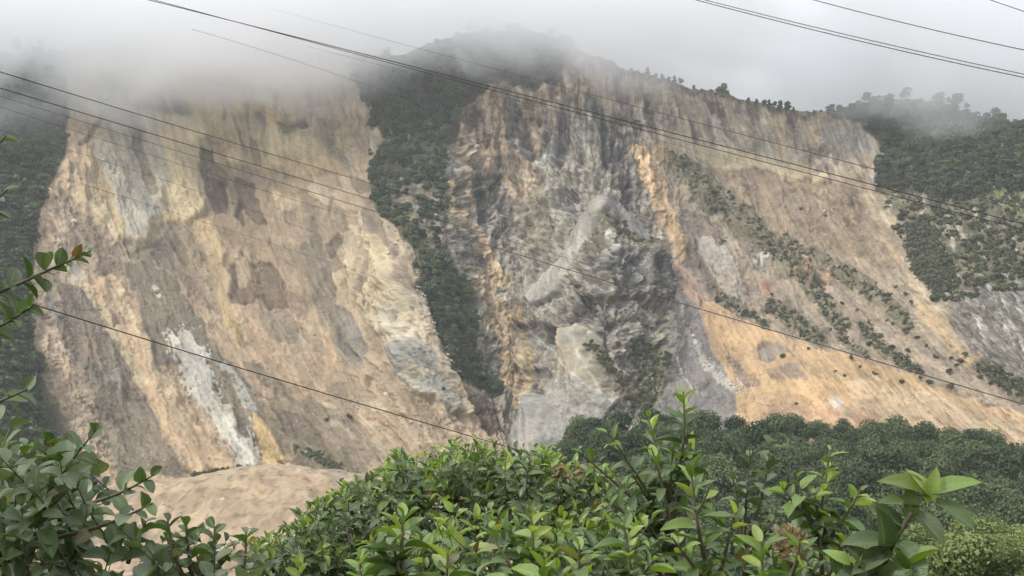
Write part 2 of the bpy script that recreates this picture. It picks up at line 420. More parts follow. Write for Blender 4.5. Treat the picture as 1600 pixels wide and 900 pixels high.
lay((110, 98, 82), [(364, 640), (382, 655), (388, 680), (372, 672)], s=3, w=6, h=-2)
lay((214, 178, 112), [(392, 648), (415, 660), (438, 690), (446, 722), (420, 730), (404, 700)], s=4, w=6, h=3, a=0.9, brk=3)
lay('brown', [(400, 620), (470, 640), (468, 690), (450, 720), (432, 690), (410, 650)], s=5, w=8, a=0.55)
# pale broken strip at the left rim
lay((204, 176, 142), [(60, 330), (95, 290), (120, 330), (90, 400), (100, 470), (118, 560), (150, 650), (190, 735), (130, 700), (80, 610), (52, 520), (50, 430)], s=4, w=8, a=0.55, brk=4, rock=0.6)
lay('cream', [(52, 500), (66, 520), (72, 545)], line=8, s=3, w=4, brk=3, a=0.7)
lay((150, 148, 138), [(78, 455), (96, 480), (98, 515), (84, 520), (76, 490)], s=4, w=5, a=0.8)
lay((186, 180, 160), [(100, 408), (128, 420), (132, 440), (108, 440)], s=4, w=6, a=0.7)
lay((168, 160, 142), [(150, 560), (172, 575), (196, 625), (186, 635), (160, 610)], s=4, w=6, a=0.6)
# lower apron of the left scar
lay('tan', [(440, 560), (560, 570), (650, 610), (760, 680), (800, 700), (780, 770), (440, 770), (450, 660)], s=10, w=10, a=0.5)
lay('grey', [(420, 600), (520, 640), (600, 700), (560, 745), (470, 740), (440, 690)], s=8, w=12, a=0.6, brk=4)
lay('olive', [(460, 690), (540, 700), (560, 735), (500, 745), (450, 720)], s=8, w=10, a=0.6, brk=8)
for k in range(16):
    x = random.uniform(480, 700); y = 600 + (x - 480) * 0.18 + random.uniform(0, 70); L = random.uniform(18, 46)
    lay('pale' if k % 2 else 'orange2', [(x, y), (x + L, y + L * 0.55)], line=random.uniform(3, 9), s=3, w=8, brk=3, a=0.5, h=0.8)
# finer patches of the left scar
for c_, a_, h_, pts in (
    ('cream', .85, 1.5, [(106, 290), (130, 308), (150, 320), (166, 335), (181, 358), (197, 388), (184, 380), (165, 352), (145, 332), (116, 312)]),
    ((146, 124, 100), .85, -1.5, [(112, 320), (130, 330), (150, 352), (170, 372), (186, 402), (160, 396), (135, 375), (118, 350)]),
    ('cream', .9, 1, [(199, 376), (215, 382), (231, 388), (222, 378)]),
    ((136, 120, 100), .85, -1, [(198, 391), (228, 388), (256, 364), (272, 350), (286, 375), (272, 398), (282, 432), (256, 418), (214, 405)]),
    ((128, 112, 88), .85, -1.5, [(264, 364), (286, 376), (302, 408), (290, 412), (272, 390)]), ((128, 112, 88), .8, -1.5, [(288, 424), (306, 440), (312, 458), (295, 452)]),
    ((116, 97, 78), .9, -2, [(321, 268), (345, 274), (354, 302), (350, 330), (340, 320), (326, 296)]), ((138, 122, 102), .85, 0, [(94, 455), (128, 450), (150, 490), (166, 515), (186, 545), (206, 582), (226, 622), (242, 648), (205, 648), (150, 602), (114, 572), (97, 520)]),
    ((154, 132, 108), .8, .6, [(124, 535), (140, 528), (152, 545), (146, 562), (128, 558)]), ((162, 154, 140), .85, .6, [(168, 580), (186, 575), (193, 600), (188, 613), (172, 602)]),
    ('cream', .85, 1, [(127, 448), (146, 454), (160, 482), (150, 482)]), ('cream', .85, 1, [(170, 452), (199, 455), (191, 467), (180, 469)]), ('cream', .85, 1, [(184, 475), (200, 469), (214, 496), (205, 506), (192, 490)]),
    ('cream', .8, 1, [(164, 514), (181, 517), (187, 531), (175, 532)]), ('cream', .85, .8, [(184, 545), (206, 550), (216, 575), (242, 602), (230, 604), (205, 582)]), ((150, 126, 100), .8, -1, [(172, 485), (186, 490), (192, 508), (178, 508)]),
    ((188, 164, 126), .85, 1, [(366, 395), (382, 398), (389, 414), (384, 442), (371, 442), (370, 412)]), ((140, 122, 98), .8, -1, [(438, 328), (462, 330), (460, 352), (446, 352)]), ((138, 122, 98), .8, -1.5, [(486, 328), (500, 378), (508, 404), (492, 404), (478, 362)]),
    ('cream', .75, 1.5, [(510, 428), (541, 408), (530, 442), (514, 436)]), ('cream', .75, 1.8, [(534, 432), (548, 418), (560, 400), (576, 404), (566, 440), (545, 452)]), ('cream', .75, 1.8, [(584, 385), (602, 374), (622, 402), (634, 442), (616, 452), (600, 422)]),
    ((144, 122, 96), .7, -1.5, [(556, 452), (570, 430), (580, 400), (588, 398), (584, 440), (572, 470)]), ((192, 160, 122), .8, .6, [(370, 472), (396, 480), (427, 520), (442, 560), (448, 604), (430, 602), (400, 562), (380, 512)]),
    ((148, 132, 106), .8, -.6, [(400, 484), (442, 480), (472, 510), (462, 537), (430, 537), (410, 512)]), ((202, 170, 126), .8, .8, [(498, 508), (516, 524), (527, 560), (532, 604), (514, 612), (508, 560)]),
    ((148, 140, 124), .85, -.8, [(518, 468), (547, 490), (562, 510), (578, 548), (560, 568), (535, 552), (524, 510)]), ((126, 110, 88), .9, -1.5, [(568, 468), (577, 470), (574, 490)]), ((126, 110, 88), .9, -1.5, [(582, 474), (587, 474), (587, 492)]),
    ((124, 106, 86), .85, -1.2, [(571, 584), (581, 590), (578, 607), (570, 601)]), ((138, 124, 100), .85, -.6, [(378, 568), (402, 565), (442, 602), (455, 624), (430, 618)]), ((128, 112, 92), .8, -1, [(440, 640), (472, 648), (520, 690), (505, 700), (460, 680)]),
    ((196, 166, 124), .7, .8, [(455, 588), (500, 590), (520, 620), (490, 622), (462, 608)]), ((120, 102, 80), .75, -2, [(392, 212), (402, 225), (412, 262), (402, 262), (390, 235)]), ((124, 108, 88), .7, -1.5, [(545, 270), (580, 288), (560, 300), (548, 292)])):
    lay(c_, pts, a=a_, s=2, w=5, h=h_, brk=0.8)
lay('cream', [(454, 486), (465, 505), (470, 525), (486, 542)], line=3, s=2, w=3, a=.8)
lay((112, 96, 78), [(358, 572), (372, 590), (385, 605), (425, 625)], line=2.5, s=1.5, w=3, a=.7)
# --- wooded rib
RIB = [(540, 20), (545, 100), (562, 140), (588, 185), (602, 214), (586, 236), (574, 262), (576, 310), (594, 335), (616, 352), (642, 392), (656, 422), (650, 452), (668, 485), (692, 542), (716, 592),
       (758, 606), (782, 622), (786, 604), (752, 562), (736, 505), (742, 462), (716, 420), (694, 380), (704, 330), (692, 282), (706, 240), (712, 192), (740, 150), (762, 132), (868, 132), (880, 106), (905, 80), (930, 20)]
RIBM = lay('soilg', RIB, s=3, w=9, rock=0.4, brk=5)
lay('olive', [(600, 290), (702, 280), (704, 420), (660, 425), (625, 360)], s=8, w=10, a=0.85, brk=5)
lay((150, 136, 112), [(640, 275), (694, 290), (696, 410), (672, 400), (645, 340), (622, 320)], s=5, w=9, a=0.75, brk=8)
for x0, y0, x1, y1 in ((655, 290, 648, 330), (680, 300, 684, 360), (630, 270, 622, 300), (660, 350, 672, 395), (612, 200, 598, 236), (640, 205, 628, 232)):
    lay('pgrey', [(x0, y0), (x1, y1)], line=4, s=3, w=7, brk=4, a=.5)
lay((120, 100, 80), [(722, 600), (765, 618), (782, 650), (776, 680), (752, 676), (735, 640)], s=4, w=7, rock=0.9, brk=3)
# --- centre: ochre head face, rock, cones
lay((196, 166, 128), [(716, 196), (745, 150), (768, 132), (868, 132), (886, 104), (902, 104), (925, 160), (900, 200), (860, 180), (835, 230), (850, 330), (800, 330), (770, 250), (760, 330), (735, 330), (712, 250)], s=4, w=8, a=0.72, brk=6, h=1)
lay('dbrown', [(728, 160), (752, 165), (764, 220), (762, 236), (742, 222), (725, 195)], s=4, w=7, a=0.75, brk=5)
for x0, y0, x1, y1, w_, c_ in ((786, 140, 778, 250, 12, 'dark'), (808, 180, 826, 240, 16, 'dark'), (880, 160, 870, 250, 14, 'dark'), (770, 250, 768, 330, 14, 'dark'), (842, 190, 836, 290, 7, 'pale'), (900, 120, 925, 200, 7, 'pale'),
                              (745, 270, 757, 345, 16, 'dark'), (905, 200, 898, 280, 12, 'rock'), (935, 180, 950, 250, 16, 'dark'), (958, 180, 985, 230, 12, 'dark'), (975, 240, 985, 300, 20, 'dark'), (860, 250, 850, 320, 8, 'talus'), (812, 130, 800, 170, 8, 'pgrey')):
    lay(c_, [(x0, y0), (x1, y1)], line=w_, s=4, w=8, a=0.75, brk=4, h=-4 if c_ == 'dark' else 2)
lay('dark', [(950, 225), (985, 235), (1005, 290), (1030, 350), (1015, 370), (985, 330), (960, 290)], s=5, w=7, a=0.75, brk=4)
lay((210, 176, 122), [(698, 278), (712, 278), (718, 318), (742, 350), (768, 388), (792, 430), (805, 470), (792, 462), (770, 425), (752, 390), (722, 352), (700, 325)], s=3, w=5, brk=3, h=0.8, a=0.8)
lay('dark', [(722, 330), (750, 380), (765, 420), (745, 415), (722, 370)], s=4, w=7, a=0.7, brk=4)
lay((196, 164, 112), [(742, 410), (790, 420), (812, 470), (820, 500), (828, 560), (826, 640), (806, 645), (786, 605), (782, 540), (758, 500), (745, 450)], s=4, w=8, brk=6, a=0.7, h=0.8)
lay('talus', [(936, 308), (946, 322), (934, 372), (905, 415), (868, 455), (828, 475), (820, 465), (872, 400), (902, 345)], s=3, w=4, h=1.5, rock=0.08)  # left face of the upper cone, its sunlit tone painted into the colour
lay('dtalus', [(938, 300), (962, 302), (1002, 345), (1042, 402), (1092, 470), (1112, 505), (1085, 490), (1055, 432), (988, 385), (948, 342)], s=3, w=4, h=1.5, rock=0.08)  # right face of the same cone, painted darker as the side away from the sun
lay((200, 184, 150), [(955, 292), (972, 298), (970, 310), (958, 304)], s=2, w=3, h=2)
lay('olive', [(935, 342), (960, 352), (1000, 380), (1010, 400), (960, 400), (925, 405)], s=4, w=7, a=0.65, brk=5)
lay('dark', [(945, 395), (1005, 385), (1045, 405), (1060, 435), (1052, 470), (1000, 478), (960, 470), (915, 480), (905, 440), (930, 410)], s=4, w=7, a=0.8, brk=5, h=5, rock=1.0)
lay('dark', [(800, 500), (860, 505), (895, 500), (880, 540), (862, 545), (820, 520)], s=4, w=7, a=0.75, brk=5, h=-4)
lay('dark', [(930, 500), (975, 500), (950, 545), (925, 530)], s=4, w=7, a=0.7, brk=5, h=-4)
for x0, y0, x1, y1 in ((948, 375, 958, 440), (978, 385, 980, 450), (890, 415, 880, 460), (1012, 470, 1018, 540), (1055, 440, 1058, 500)):
    lay('white', [(x0, y0), (x1, y1)], line=6, s=3, w=6, brk=4, a=0.6)
lay((182, 168, 138), [(895, 503), (908, 512), (930, 525), (962, 560), (1000, 615), (940, 640), (850, 625), (872, 560), (882, 525)], s=4, w=5, h=0.6, rock=0.25, a=0.85)
lay((186, 160, 116), [(893, 512), (902, 540), (885, 570), (874, 560)], s=4, w=5, a=0.7)
lay((170, 164, 150), [(878, 590), (910, 600), (965, 632), (930, 660), (880, 690), (850, 720), (790, 720), (795, 680), (835, 635)], s=5, w=6, h=0.6, rock=0.3, a=0.9)
lay('olive', [(925, 545), (985, 600), (1000, 630), (960, 620), (930, 590)], s=6, w=8, a=0.5, brk=8)
lay('olive', [(1000, 560), (1020, 540), (1045, 580), (1040, 640), (990, 640), (975, 600)], s=6, w=8, a=0.7, brk=6)
lay('olive', [(1012, 470), (1035, 470), (1040, 530), (1020, 560)], s=6, w=7, a=0.55, brk=6)
lay('dtalus', [(1040, 500), (1062, 455), (1095, 500), (1125, 570), (1160, 612), (1200, 650), (1150, 690), (1000, 690), (1030, 600)], s=5, w=6, h=1, rock=0.3, a=0.9)
lay((186, 150, 124), [(1048, 405), (1072, 410), (1105, 468), (1120, 500), (1092, 500), (1062, 455)], s=5, w=6, a=0.85, rock=0.2)
lay('white', [(1088, 542), (1105, 570), (1125, 590), (1150, 606)], line=12, s=5, w=7, brk=8, a=0.5)
lay('white', [(1055, 560), (1068, 590), (1080, 612)], line=3, s=2, w=3, a=0.5)
# slabs and ribs of the rock face
for c_, a_, h_, pts in (
    ((202, 170, 130), .9, 1, [(755, 132), (775, 130), (783, 150), (791, 180), (786, 215), (776, 236), (766, 264), (757, 266), (768, 225), (760, 190), (752, 165)]), ((198, 172, 132), .9, 1.5, [(821, 132), (830, 130), (839, 160), (836, 195), (843, 225), (841, 242), (828, 206), (817, 180), (821, 160)]),
    ((198, 176, 140), .85, 1.5, [(884, 104), (896, 107), (907, 135), (920, 166), (905, 166), (885, 150), (871, 140)]), ((122, 118, 110), .85, -2, [(800, 150), (816, 180), (812, 200), (829, 236), (831, 252), (800, 232), (789, 202)]),
    ((106, 100, 92), .85, -3, [(876, 150), (886, 180), (886, 226), (875, 267), (864, 240), (870, 190)]), ((178, 172, 156), .85, 2, [(849, 236), (865, 200), (873, 170), (869, 220), (859, 262), (847, 266)]), ((164, 158, 140), .8, 1.5, [(889, 160), (906, 180), (921, 206), (923, 242), (905, 242), (889, 210)]),
    ((104, 102, 96), .85, -2, [(925, 165), (946, 190), (962, 220), (974, 242), (960, 264), (934, 226)]), ((172, 158, 130), .8, 1, [(799, 310), (831, 308), (851, 345), (872, 370), (861, 402), (820, 397), (800, 350)]), ((108, 102, 94), .85, -2, [(782, 300), (800, 300), (803, 352), (785, 360), (779, 330)]),
    ((94, 92, 88), .9, -3, [(741, 280), (758, 274), (763, 310), (763, 348), (750, 352), (745, 310)]), ((182, 168, 140), .8, 1, [(817, 274), (851, 300), (872, 330), (888, 358), (870, 352), (840, 316)]), ((100, 98, 92), .8, -2, [(862, 300), (884, 290), (906, 310), (898, 340), (872, 330)]),
    ((112, 108, 98), .85, -2, [(720, 255), (740, 262), (748, 300), (735, 300)]), ((184, 172, 146), .8, 1.5, [(824, 480), (850, 470), (868, 490), (862, 505), (830, 500)]), ((176, 164, 140), .75, 2, [(770, 455), (800, 440), (812, 470), (790, 480)]), ((92, 90, 86), .85, -2.5, [(880, 500), (900, 470), (930, 470), (925, 495), (898, 500)]),
    ((170, 160, 138), .75, 1.5, [(975, 510), (1000, 505), (1010, 545), (990, 560)]), ((184, 172, 144), .75, 2, [(905, 425), (925, 410), (940, 430), (930, 455), (910, 450)]), ((86, 86, 82), .85, -3, [(1000, 410), (1020, 405), (1030, 440), (1018, 470), (1002, 460)]), ((88, 88, 84), .85, -3, [(962, 415), (980, 412), (984, 460), (966, 465)])):
    lay(c_, pts, a=a_, s=2.5, w=5, h=h_, brk=3)
for pts in ([(897, 108), (904, 122), (912, 142)], [(914, 124), (922, 146)], [(700, 240), (716, 275)], [(806, 215), (809, 235)], [(845, 240), (838, 262)], [(722, 165), (718, 185)]):
    lay('white', pts, line=3, s=2, w=3, a=.7, h=.8)
for pts, w_ in (([(897, 507), (912, 540), (930, 590), (942, 622)], 2.5), ([(818, 508), (840, 530), (866, 548), (902, 590), (960, 634)], 3.5), ([(908, 512), (932, 527), (965, 562), (1002, 616)], 2.5), ([(880, 600), (850, 630), (822, 668)], 2.5), ([(700, 285), (702, 320), (722, 352), (752, 385)], 2), ([(940, 305), (905, 345), (872, 402)], 2)):
    lay('white', pts, line=w_, s=2, w=4, a=.55, h=.5, brk=1.5)
# --- right scar
lay((196, 176, 146), [(905, 104), (1000, 122), (1130, 158), (1250, 180), (1345, 192), (1372, 225), (1362, 250), (1290, 275), (1210, 265), (1110, 262), (1085, 235), (1040, 225), (975, 200), (925, 150)], s=4, w=7, a=0.9, rock=0.55)
for k in range(46):
    x = random.uniform(950, 1345); yt = np.interp(x, [950, 1060, 1200, 1345], [118, 142, 172, 196]); L = random.uniform(18, 62)
    y0 = yt + random.uniform(-4, 40); c_ = [(128, 116, 104), (150, 140, 126), 'white', (112, 98, 86), (206, 184, 146)][k % 5]
    lay(c_, [(x, y0), (x + L * 0.28, y0 + L)], line=random.uniform(3, 9), s=3, w=7, brk=4, a=0.62, h=-2 if k % 5 in (0, 3) else 1.5)
for pts in ([(1098, 152), (1122, 158), (1130, 190), (1112, 185)], [(1162, 160), (1192, 165), (1186, 190), (1168, 182)], [(1196, 160), (1212, 166), (1206, 192)], [(1226, 172), (1248, 176), (1244, 198), (1232, 196)]):
    lay((118, 100, 86), pts, s=4, w=7, a=0.8, brk=3)
for c_, a_, h_, pts in (((176, 167, 156), .6, 0, [(1285, 192), (1345, 196), (1362, 230), (1330, 245), (1295, 232)]), ((204, 178, 132), .8, 1, [(1204, 185), (1226, 180), (1236, 222), (1220, 242), (1210, 226)]), ((206, 178, 130), .8, 1, [(1257, 185), (1276, 190), (1286, 236), (1270, 238)]),
                        ((148, 128, 106), .85, 1.5, [(1258, 228), (1290, 226), (1306, 245), (1275, 247)]), ((140, 120, 98), .85, 2.5, [(1254, 240), (1266, 238), (1269, 282), (1255, 290)]), ((142, 122, 100), .85, 2.5, [(1277, 262), (1292, 255), (1297, 292), (1276, 292)]), ((138, 118, 98), .8, 2, [(1300, 225), (1313, 240), (1309, 264), (1298, 252)]),
                        ((162, 133, 100), .85, 2.5, [(1324, 302), (1336, 290), (1352, 350), (1331, 354), (1317, 342)]), ('olive', .7, 1.5, [(1308, 300), (1324, 290), (1322, 332), (1304, 326)]), ('white', .7, 1, [(1112, 178), (1118, 176), (1128, 200), (1136, 222), (1128, 216)])):
    lay(c_, pts, a=a_, s=2.5, w=5, h=h_, brk=1.5)
lay('cream', [(1085, 222), (1130, 232), (1200, 245), (1262, 262), (1300, 285), (1240, 280), (1200, 262), (1165, 262), (1128, 272), (1102, 252)], s=5, w=7, a=0.85, rock=0.08)
lay('brown', [(1110, 262), (1160, 262), (1210, 268), (1300, 290), (1350, 270), (1385, 330), (1420, 400), (1380, 420), (1300, 390), (1220, 390), (1160, 340)], s=6, w=9, a=0.7, brk=3)
for k in range(30):
    x = random.uniform(1150, 1400); y = random.uniform(285, 395); L = random.uniform(14, 50)
    lay([(176, 152, 120), (120, 102, 86), 'olive'][k % 3], [(x, y), (x + L, y + L * random.uniform(0.05, 0.35))], line=random.uniform(3, 7), s=3, w=8, brk=4, a=0.55, h=[1.5, -1.5, 0.5][k % 3])
lay('olive', [(1045, 248), (1072, 245), (1110, 268), (1135, 320), (1115, 335), (1070, 310)], s=6, w=9, a=0.75, brk=5, h=3)
lay('olive', [(1115, 310), (1160, 322), (1215, 380), (1225, 420), (1180, 410), (1130, 350)], s=7, w=9, a=0.6, brk=7)
lay('orange', [(985, 225), (1005, 235), (1025, 262), (1042, 300), (1062, 345), (1078, 405), (1070, 412), (1048, 375), (1020, 320), (1005, 285)], s=3, w=6, a=0.85, brk=3, h=2)
lay((196, 164, 112), [(1005, 225), (1060, 230), (1075, 248), (1045, 265), (1020, 258)], s=5, w=8, a=0.7, brk=4)
lay((122, 106, 94), [(1062, 325), (1090, 330), (1130, 350), (1132, 390), (1112, 470), (1092, 440), (1076, 390)], s=4, w=7, a=0.8)
lay((192, 184, 164), [(1084, 365), (1100, 370), (1135, 395), (1160, 440), (1172, 475), (1150, 475), (1118, 440)], s=4, w=8, brk=5, a=0.75, h=2)
lay('mauve', [(1120, 420), (1300, 430), (1420, 440), (1520, 560), (1560, 620), (1400, 590), (1290, 545), (1190, 510), (1130, 480)], s=8, w=8, a=0.5)
lay((200, 168, 132), [(1196, 398), (1216, 400), (1222, 420), (1205, 420)], s=3, w=5, a=0.8)
lay((206, 162, 122), [(1238, 400), (1262, 405), (1280, 432), (1268, 445), (1242, 425)], s=3, w=6, h=4, rock=0.9)
lay((206, 166, 130), [(1282, 408), (1300, 412), (1308, 436), (1290, 442)], s=3, w=6, h=3, rock=0.9)
lay('white', [(1172, 395), (1200, 405), (1196, 425), (1178, 415)], s=3, w=6, a=0.6, rock=0.9)
lay((192, 136, 100), [(1190, 432), (1208, 440), (1204, 462), (1192, 455)], s=3, w=5, a=0.8)
lay('olive', [(1200, 470), (1240, 470), (1285, 515), (1270, 525), (1225, 500)], s=5, w=8, a=0.7, brk=5)
lay((172, 162, 146), [(1120, 455), (1165, 470), (1200, 500), (1190, 505), (1150, 485)], s=4, w=6, a=0.7)
ORM = lay('orange', [(1094, 470), (1118, 470), (1150, 492), (1200, 515), (1290, 542), (1380, 572), (1480, 610), (1620, 660), (1760, 720), (1700, 790), (1120, 700), (1150, 640), (1155, 612), (1122, 562), (1100, 510)], s=5, w=7, a=0.9, rock=0.2, h=1)
lay((206, 182, 146), [(1340, 590), (1480, 620), (1640, 680), (1600, 740), (1400, 680), (1330, 640)], s=14, w=14, a=0.6)
lay((196, 150, 118), [(1210, 640), (1320, 645), (1420, 670), (1400, 720), (1200, 690)], s=10, w=10, a=0.45)
lay((178, 156, 142), [(1130, 548), (1150, 560), (1185, 605), (1160, 605)], s=5, w=6, a=0.7, brk=5, rock=0.7)
lay((150, 138, 124), [(1178, 545), (1195, 532), (1220, 540), (1240, 552), (1215, 556), (1205, 566), (1190, 560)], s=4, w=5, a=0.85, h=-3)
lay((156, 140, 124), [(1195, 582), (1245, 572), (1265, 590), (1230, 600), (1205, 598)], s=4, w=7, a=0.7, brk=4)
lay('white', [(1292, 625), (1312, 622), (1326, 645), (1302, 648)], s=4, w=7, a=0.7, brk=5)
for k in range(22):
    x = random.uniform(1190, 1560); y = 545 + (x - 1190) * 0.26 + random.uniform(0, 80); L = random.uniform(16, 50)
    lay('cream' if k % 2 else (196, 154, 104), [(x, y), (x + L, y + L * 0.5)], line=random.uniform(3, 9), s=4, w=8, brk=3, a=0.45, h=0.8)
# ridge of bare ground along the right rim
lay('tan2', [(1350, 250), (1372, 240), (1382, 300), (1420, 375), (1436, 440), (1500, 535), (1530, 570), (1500, 560), (1440, 500), (1400, 420), (1360, 330)], s=5, w=7, a=0.8, brk=3)
lay((212, 178, 124), [(1430, 470), (1460, 480), (1520, 560), (1500, 565), (1455, 520)], s=4, w=5, a=0.8)
lay('pale', [(1352, 300), (1385, 345), (1415, 385), (1428, 430), (1450, 470), (1508, 545)], line=7, s=3, w=5, brk=4, a=0.7)
lay((186, 176, 164), [(1335, 190), (1352, 215), (1372, 250), (1362, 280)], line=16, s=6, w=7, a=0.6)
# far right: wood, rough grass and streaked rock
lay('soilg', [(1255, 100), (1290, 178), (1340, 190), (1365, 212), (1385, 250), (1365, 262), (1372, 300), (1440, 310), (1560, 300), (1700, 320), (1900, 300), (1900, 100)], s=4, w=6)
lay('olive', [(1375, 290), (1450, 285), (1560, 295), (1900, 320), (1900, 470), (1600, 440), (1480, 450), (1425, 400), (1390, 330)], s=6, w=8, a=0.85, brk=4)
lay('meadow', [(1548, 298), (1585, 288), (1660, 310), (1640, 352), (1585, 335), (1560, 318)], s=4, w=6, a=0.9)
lay((140, 134, 122), [(1478, 450), (1600, 440), (1900, 470), (1900, 720), (1640, 650), (1570, 590), (1510, 540), (1480, 500)], s=6, w=8, a=0.85, brk=3, rock=0.8)
for k in range(34):
    x = random.uniform(1478, 1700); y = random.uniform(440, 570); L = random.uniform(14, 48)
    lay('white' if k % 3 else 'dark', [(x, y), (x + L * 0.35, y + L)], line=random.uniform(2.5, 6), s=3, w=6, brk=4, a=0.6, h=1)
for x0, y0, x1, y1 in ((1440, 300, 1432, 345), (1400, 290, 1384, 330), (1478, 335, 1490, 395), (1522, 320, 1535, 400), (1540, 338, 1548, 358), (1458, 370, 1495, 425), (1500, 350, 1505, 380), (1580, 370, 1590, 390)):
    lay('pgrey', [(x0, y0), (x1, y1)], line=6, s=3, w=6, brk=4, a=0.75)
for pts, wd, lab in STRIPS:
    lay('olive', pts, line=wd * 1.25, s=4, w=8, brk=7, a=0.7, h=0.6)
# trees' own soil at the left flank
LEFTM = lay('soilg', [(-300, 40), (100, 60), (106, 150), (104, 230), (84, 280), (58, 345), (50, 440), (54, 530), (72, 610), (68, 660), (110, 720), (160, 800), (-300, 800)], s=3, w=5, rock=0.3)

# patchy tone: damp and dry earth, sorted along the fall lines
n_p1 = fbm(Q / 42, PY / 60, 5, 31, 0.55); n_p2 = fbm(Q / 27, PY / 44, 5, 35, 0.55); n_st = fbm(Q / 5.5, PY / 70, 3, 39); n_f = fbm(PX / 6, PY / 6, 3, 43)
p1 = ss(0.08, 0.12, n_p1); p2 = ss(0.14, 0.18, n_p2); p3 = ss(0.16, 0.20, -n_p2)
soft_amt = 1 - ROCK
C = C * (1 - 0.15 * p1 * (0.4 + soft_amt))[..., None]
C = C * (1 + np.stack([0.15 * p2, 0.13 * p2, 0.10 * p2], -1) * (0.5 + 0.5 * soft_amt)[..., None])
C = C * (1 - np.stack([0.14 * p3, 0.12 * p3, 0.09 * p3], -1))
C = C * (1 + 0.05 * n_st + (0.04 + 0.10 * ROCK) * n_f)[..., None]
rill = ss(0.90, 0.97, ridged(Q / 13 + 0.5 * WX, PY / 150, 2, 33)) * ss(-0.1, 0.2, fbm(PX / 60, PY / 60, 2, 34))
fine = fbm(Q / 7.5 + 0.5 * WX, PY / 85, 4, 36)
C = C * (1 + (0.09 * ss(0.10, 0.14, fine) - 0.10 * ss(0.10, 0.14, -fine)) * (0.35 + 0.65 * soft_amt))[..., None]
C = C * (1 - 0.16 * rill * (0.3 + soft_amt))[..., None]
dots_d = ss(0.50, 0.56, fbm(PX / 3.4, PY / 3.0, 2, 46)) * ss(0.0, 0.3, fbm(PX / 50, PY / 50, 2, 47))
dots_w = ss(0.54, 0.60, fbm(PX / 3.6, PY / 3.2, 2, 48)) * ss(0.0, 0.3, fbm(PX / 44, PY / 44, 2, 49))
C = C * (1 - 0.35 * dots_d)[..., None]; C = C + (srgb(G['pale']) * 1.1 - C) * (0.6 * dots_w)[..., None]
# rock: blocks of different tone
strata = fbm((PX * 0.25 + PY) / 7.0 + 0.8 * WX, Q / 70, 3, 67)
QB = 0.55 * Q + 0.45 * PX
f0, a1, a2, ai = facets(QB / 40 + 0.5 * WX, PY / 52 + 0.5 * WY, 3)
f1, b1, b2, bi = facets(QB / 17 + 0.6 * WX, PY / 23 + 0.6 * WY, 1)
f2, c1, c2, ci = facets(PX / 7.0 + 0.6 * WX, PY / 8.0 + 0.6 * WY, 5)
rk = np.clip(ROCK, 0, 1) ** 1.5
C = C * (1 + rk * (0.25 * (ai - 0.5) + 0.35 * (bi - 0.5) + 0.62 * (ci - 0.5)))[..., None]
st2 = fbm(Q / 6.5 + 0.4 * WX, PY / 44, 4, 53)
topf = 1.0 + 1.2 * (1 - ss(240, 360, PY))
C = C * (1 + rk * topf * (0.16 * ss(0.08, 0.14, st2) - 0.20 * ss(0.08, 0.14, -st2)))[..., None]
vein = np.maximum(ss(0.92, 0.97, ridged(Q / 30 + 0.8 * WX, PY / 70, 1, 51)), ss(0.93, 0.98, ridged((PX + PY) / 40 + 0.8 * WY, (PX - PY) / 60, 1, 52))) * rk * ss(-0.15, 0.15, fbm(PX / 30, PY / 30, 2, 54))
C = C + (srgb(G['white']) - C) * (0.55 * vein)[..., None]
crk = (1 - ss(0.02, 0.14, b2 - b1)) * rk
C = C * (1 - 0.22 * crk)[..., None]
C = C * (1 + 0.30 * rk * strata)[..., None]
spk = ss(0.42, 0.56, fbm(PX / 4.2, PY / 4.6, 3, 57)) * rk
C = C + (srgb(G['white']) - C) * (0.40 * spk)[..., None]
damp = ss(0.12, 0.3, fbm(Q / 14, PY / 26, 4, 55)) * rk
C = C * (1 - 0.30 * damp)[..., None]

lum = C @ np.array([0.25, 0.65, 0.10])
C = lum[..., None] + (C - lum[..., None]) * SAT
# relief
def cone(ax, ay, lean, sl, L, hgt):
    d = PY - ay
    wd = np.maximum(1, d * sl + 2)
    return hgt * np.clip(1 - np.abs(PX + 4 * WX - ax - d * lean) / wd, 0, 1) * ss(0, 20, d) * (1 - ss(L * 0.1, L, d))
H = blur(H, 1)
H = H + cone(940, 303, 0.05, 0.75, 230, 13) + cone(896, 505, 0.1, 0.62, 190, 17) + cone(842, 612, -0.1, 0.9, 150, 14) + cone(1004, 380, 0.0, 0.4, 180, 12) \
      + cone(1330, 300, 0.35, 0.35, 190, 10) + cone(1250, 400, 0.6, 0.3, 190, 7) + cone(900, 105, 0.25, 0.35, 190, 16) + cone(720, 215, 0.1, 0.25, 150, 9) \
      + cone(570, 320, 0.45, 0.35, 330, 9) + cone(800, 480, 0.05, 0.3, 200, 8)
H = H + rk * (8 * (ridged(Q / 64 + 0.3 * WX, PY / 150, 3, 61) - 0.55) + 5 * (ridged(Q / 30 + 0.6 * WX, PY / 90, 3, 63) - 0.5) + 1.4 * (ridged(QB / 13 + 0.6 * WX, PY / 22, 2, 64) - 0.5)
              + 4 * f0 + 2.3 * f1 + 0.9 * f2 + 1.0 * (bi - 0.5) + 0.7 * (ci - 0.5) + 0.8 * strata - 0.8 * (1 - ss(0.0, 0.16, b2 - b1)))
H = H + (1 - rk) * (6 * fbm(Q / 66, PY / 190, 3, 71) + 4.0 * (ridged(Q / 36 + 0.3 * WX, PY / 150, 3, 75) - 0.5) + 0.45 * fbm(Q / 14, PY / 30, 3, 79) + 2.2 * (ridged(Q / 19 + 0.5 * WX, PY / 120, 2, 77) - 0.5) + 0.5 * fine)
def stairs(t): return np.floor(t) + ss(0.72, 1.0, t - np.floor(t))
lt = fbm(PX / 48 + 0.4 * WX, PY / 40, 4, 87) * 7
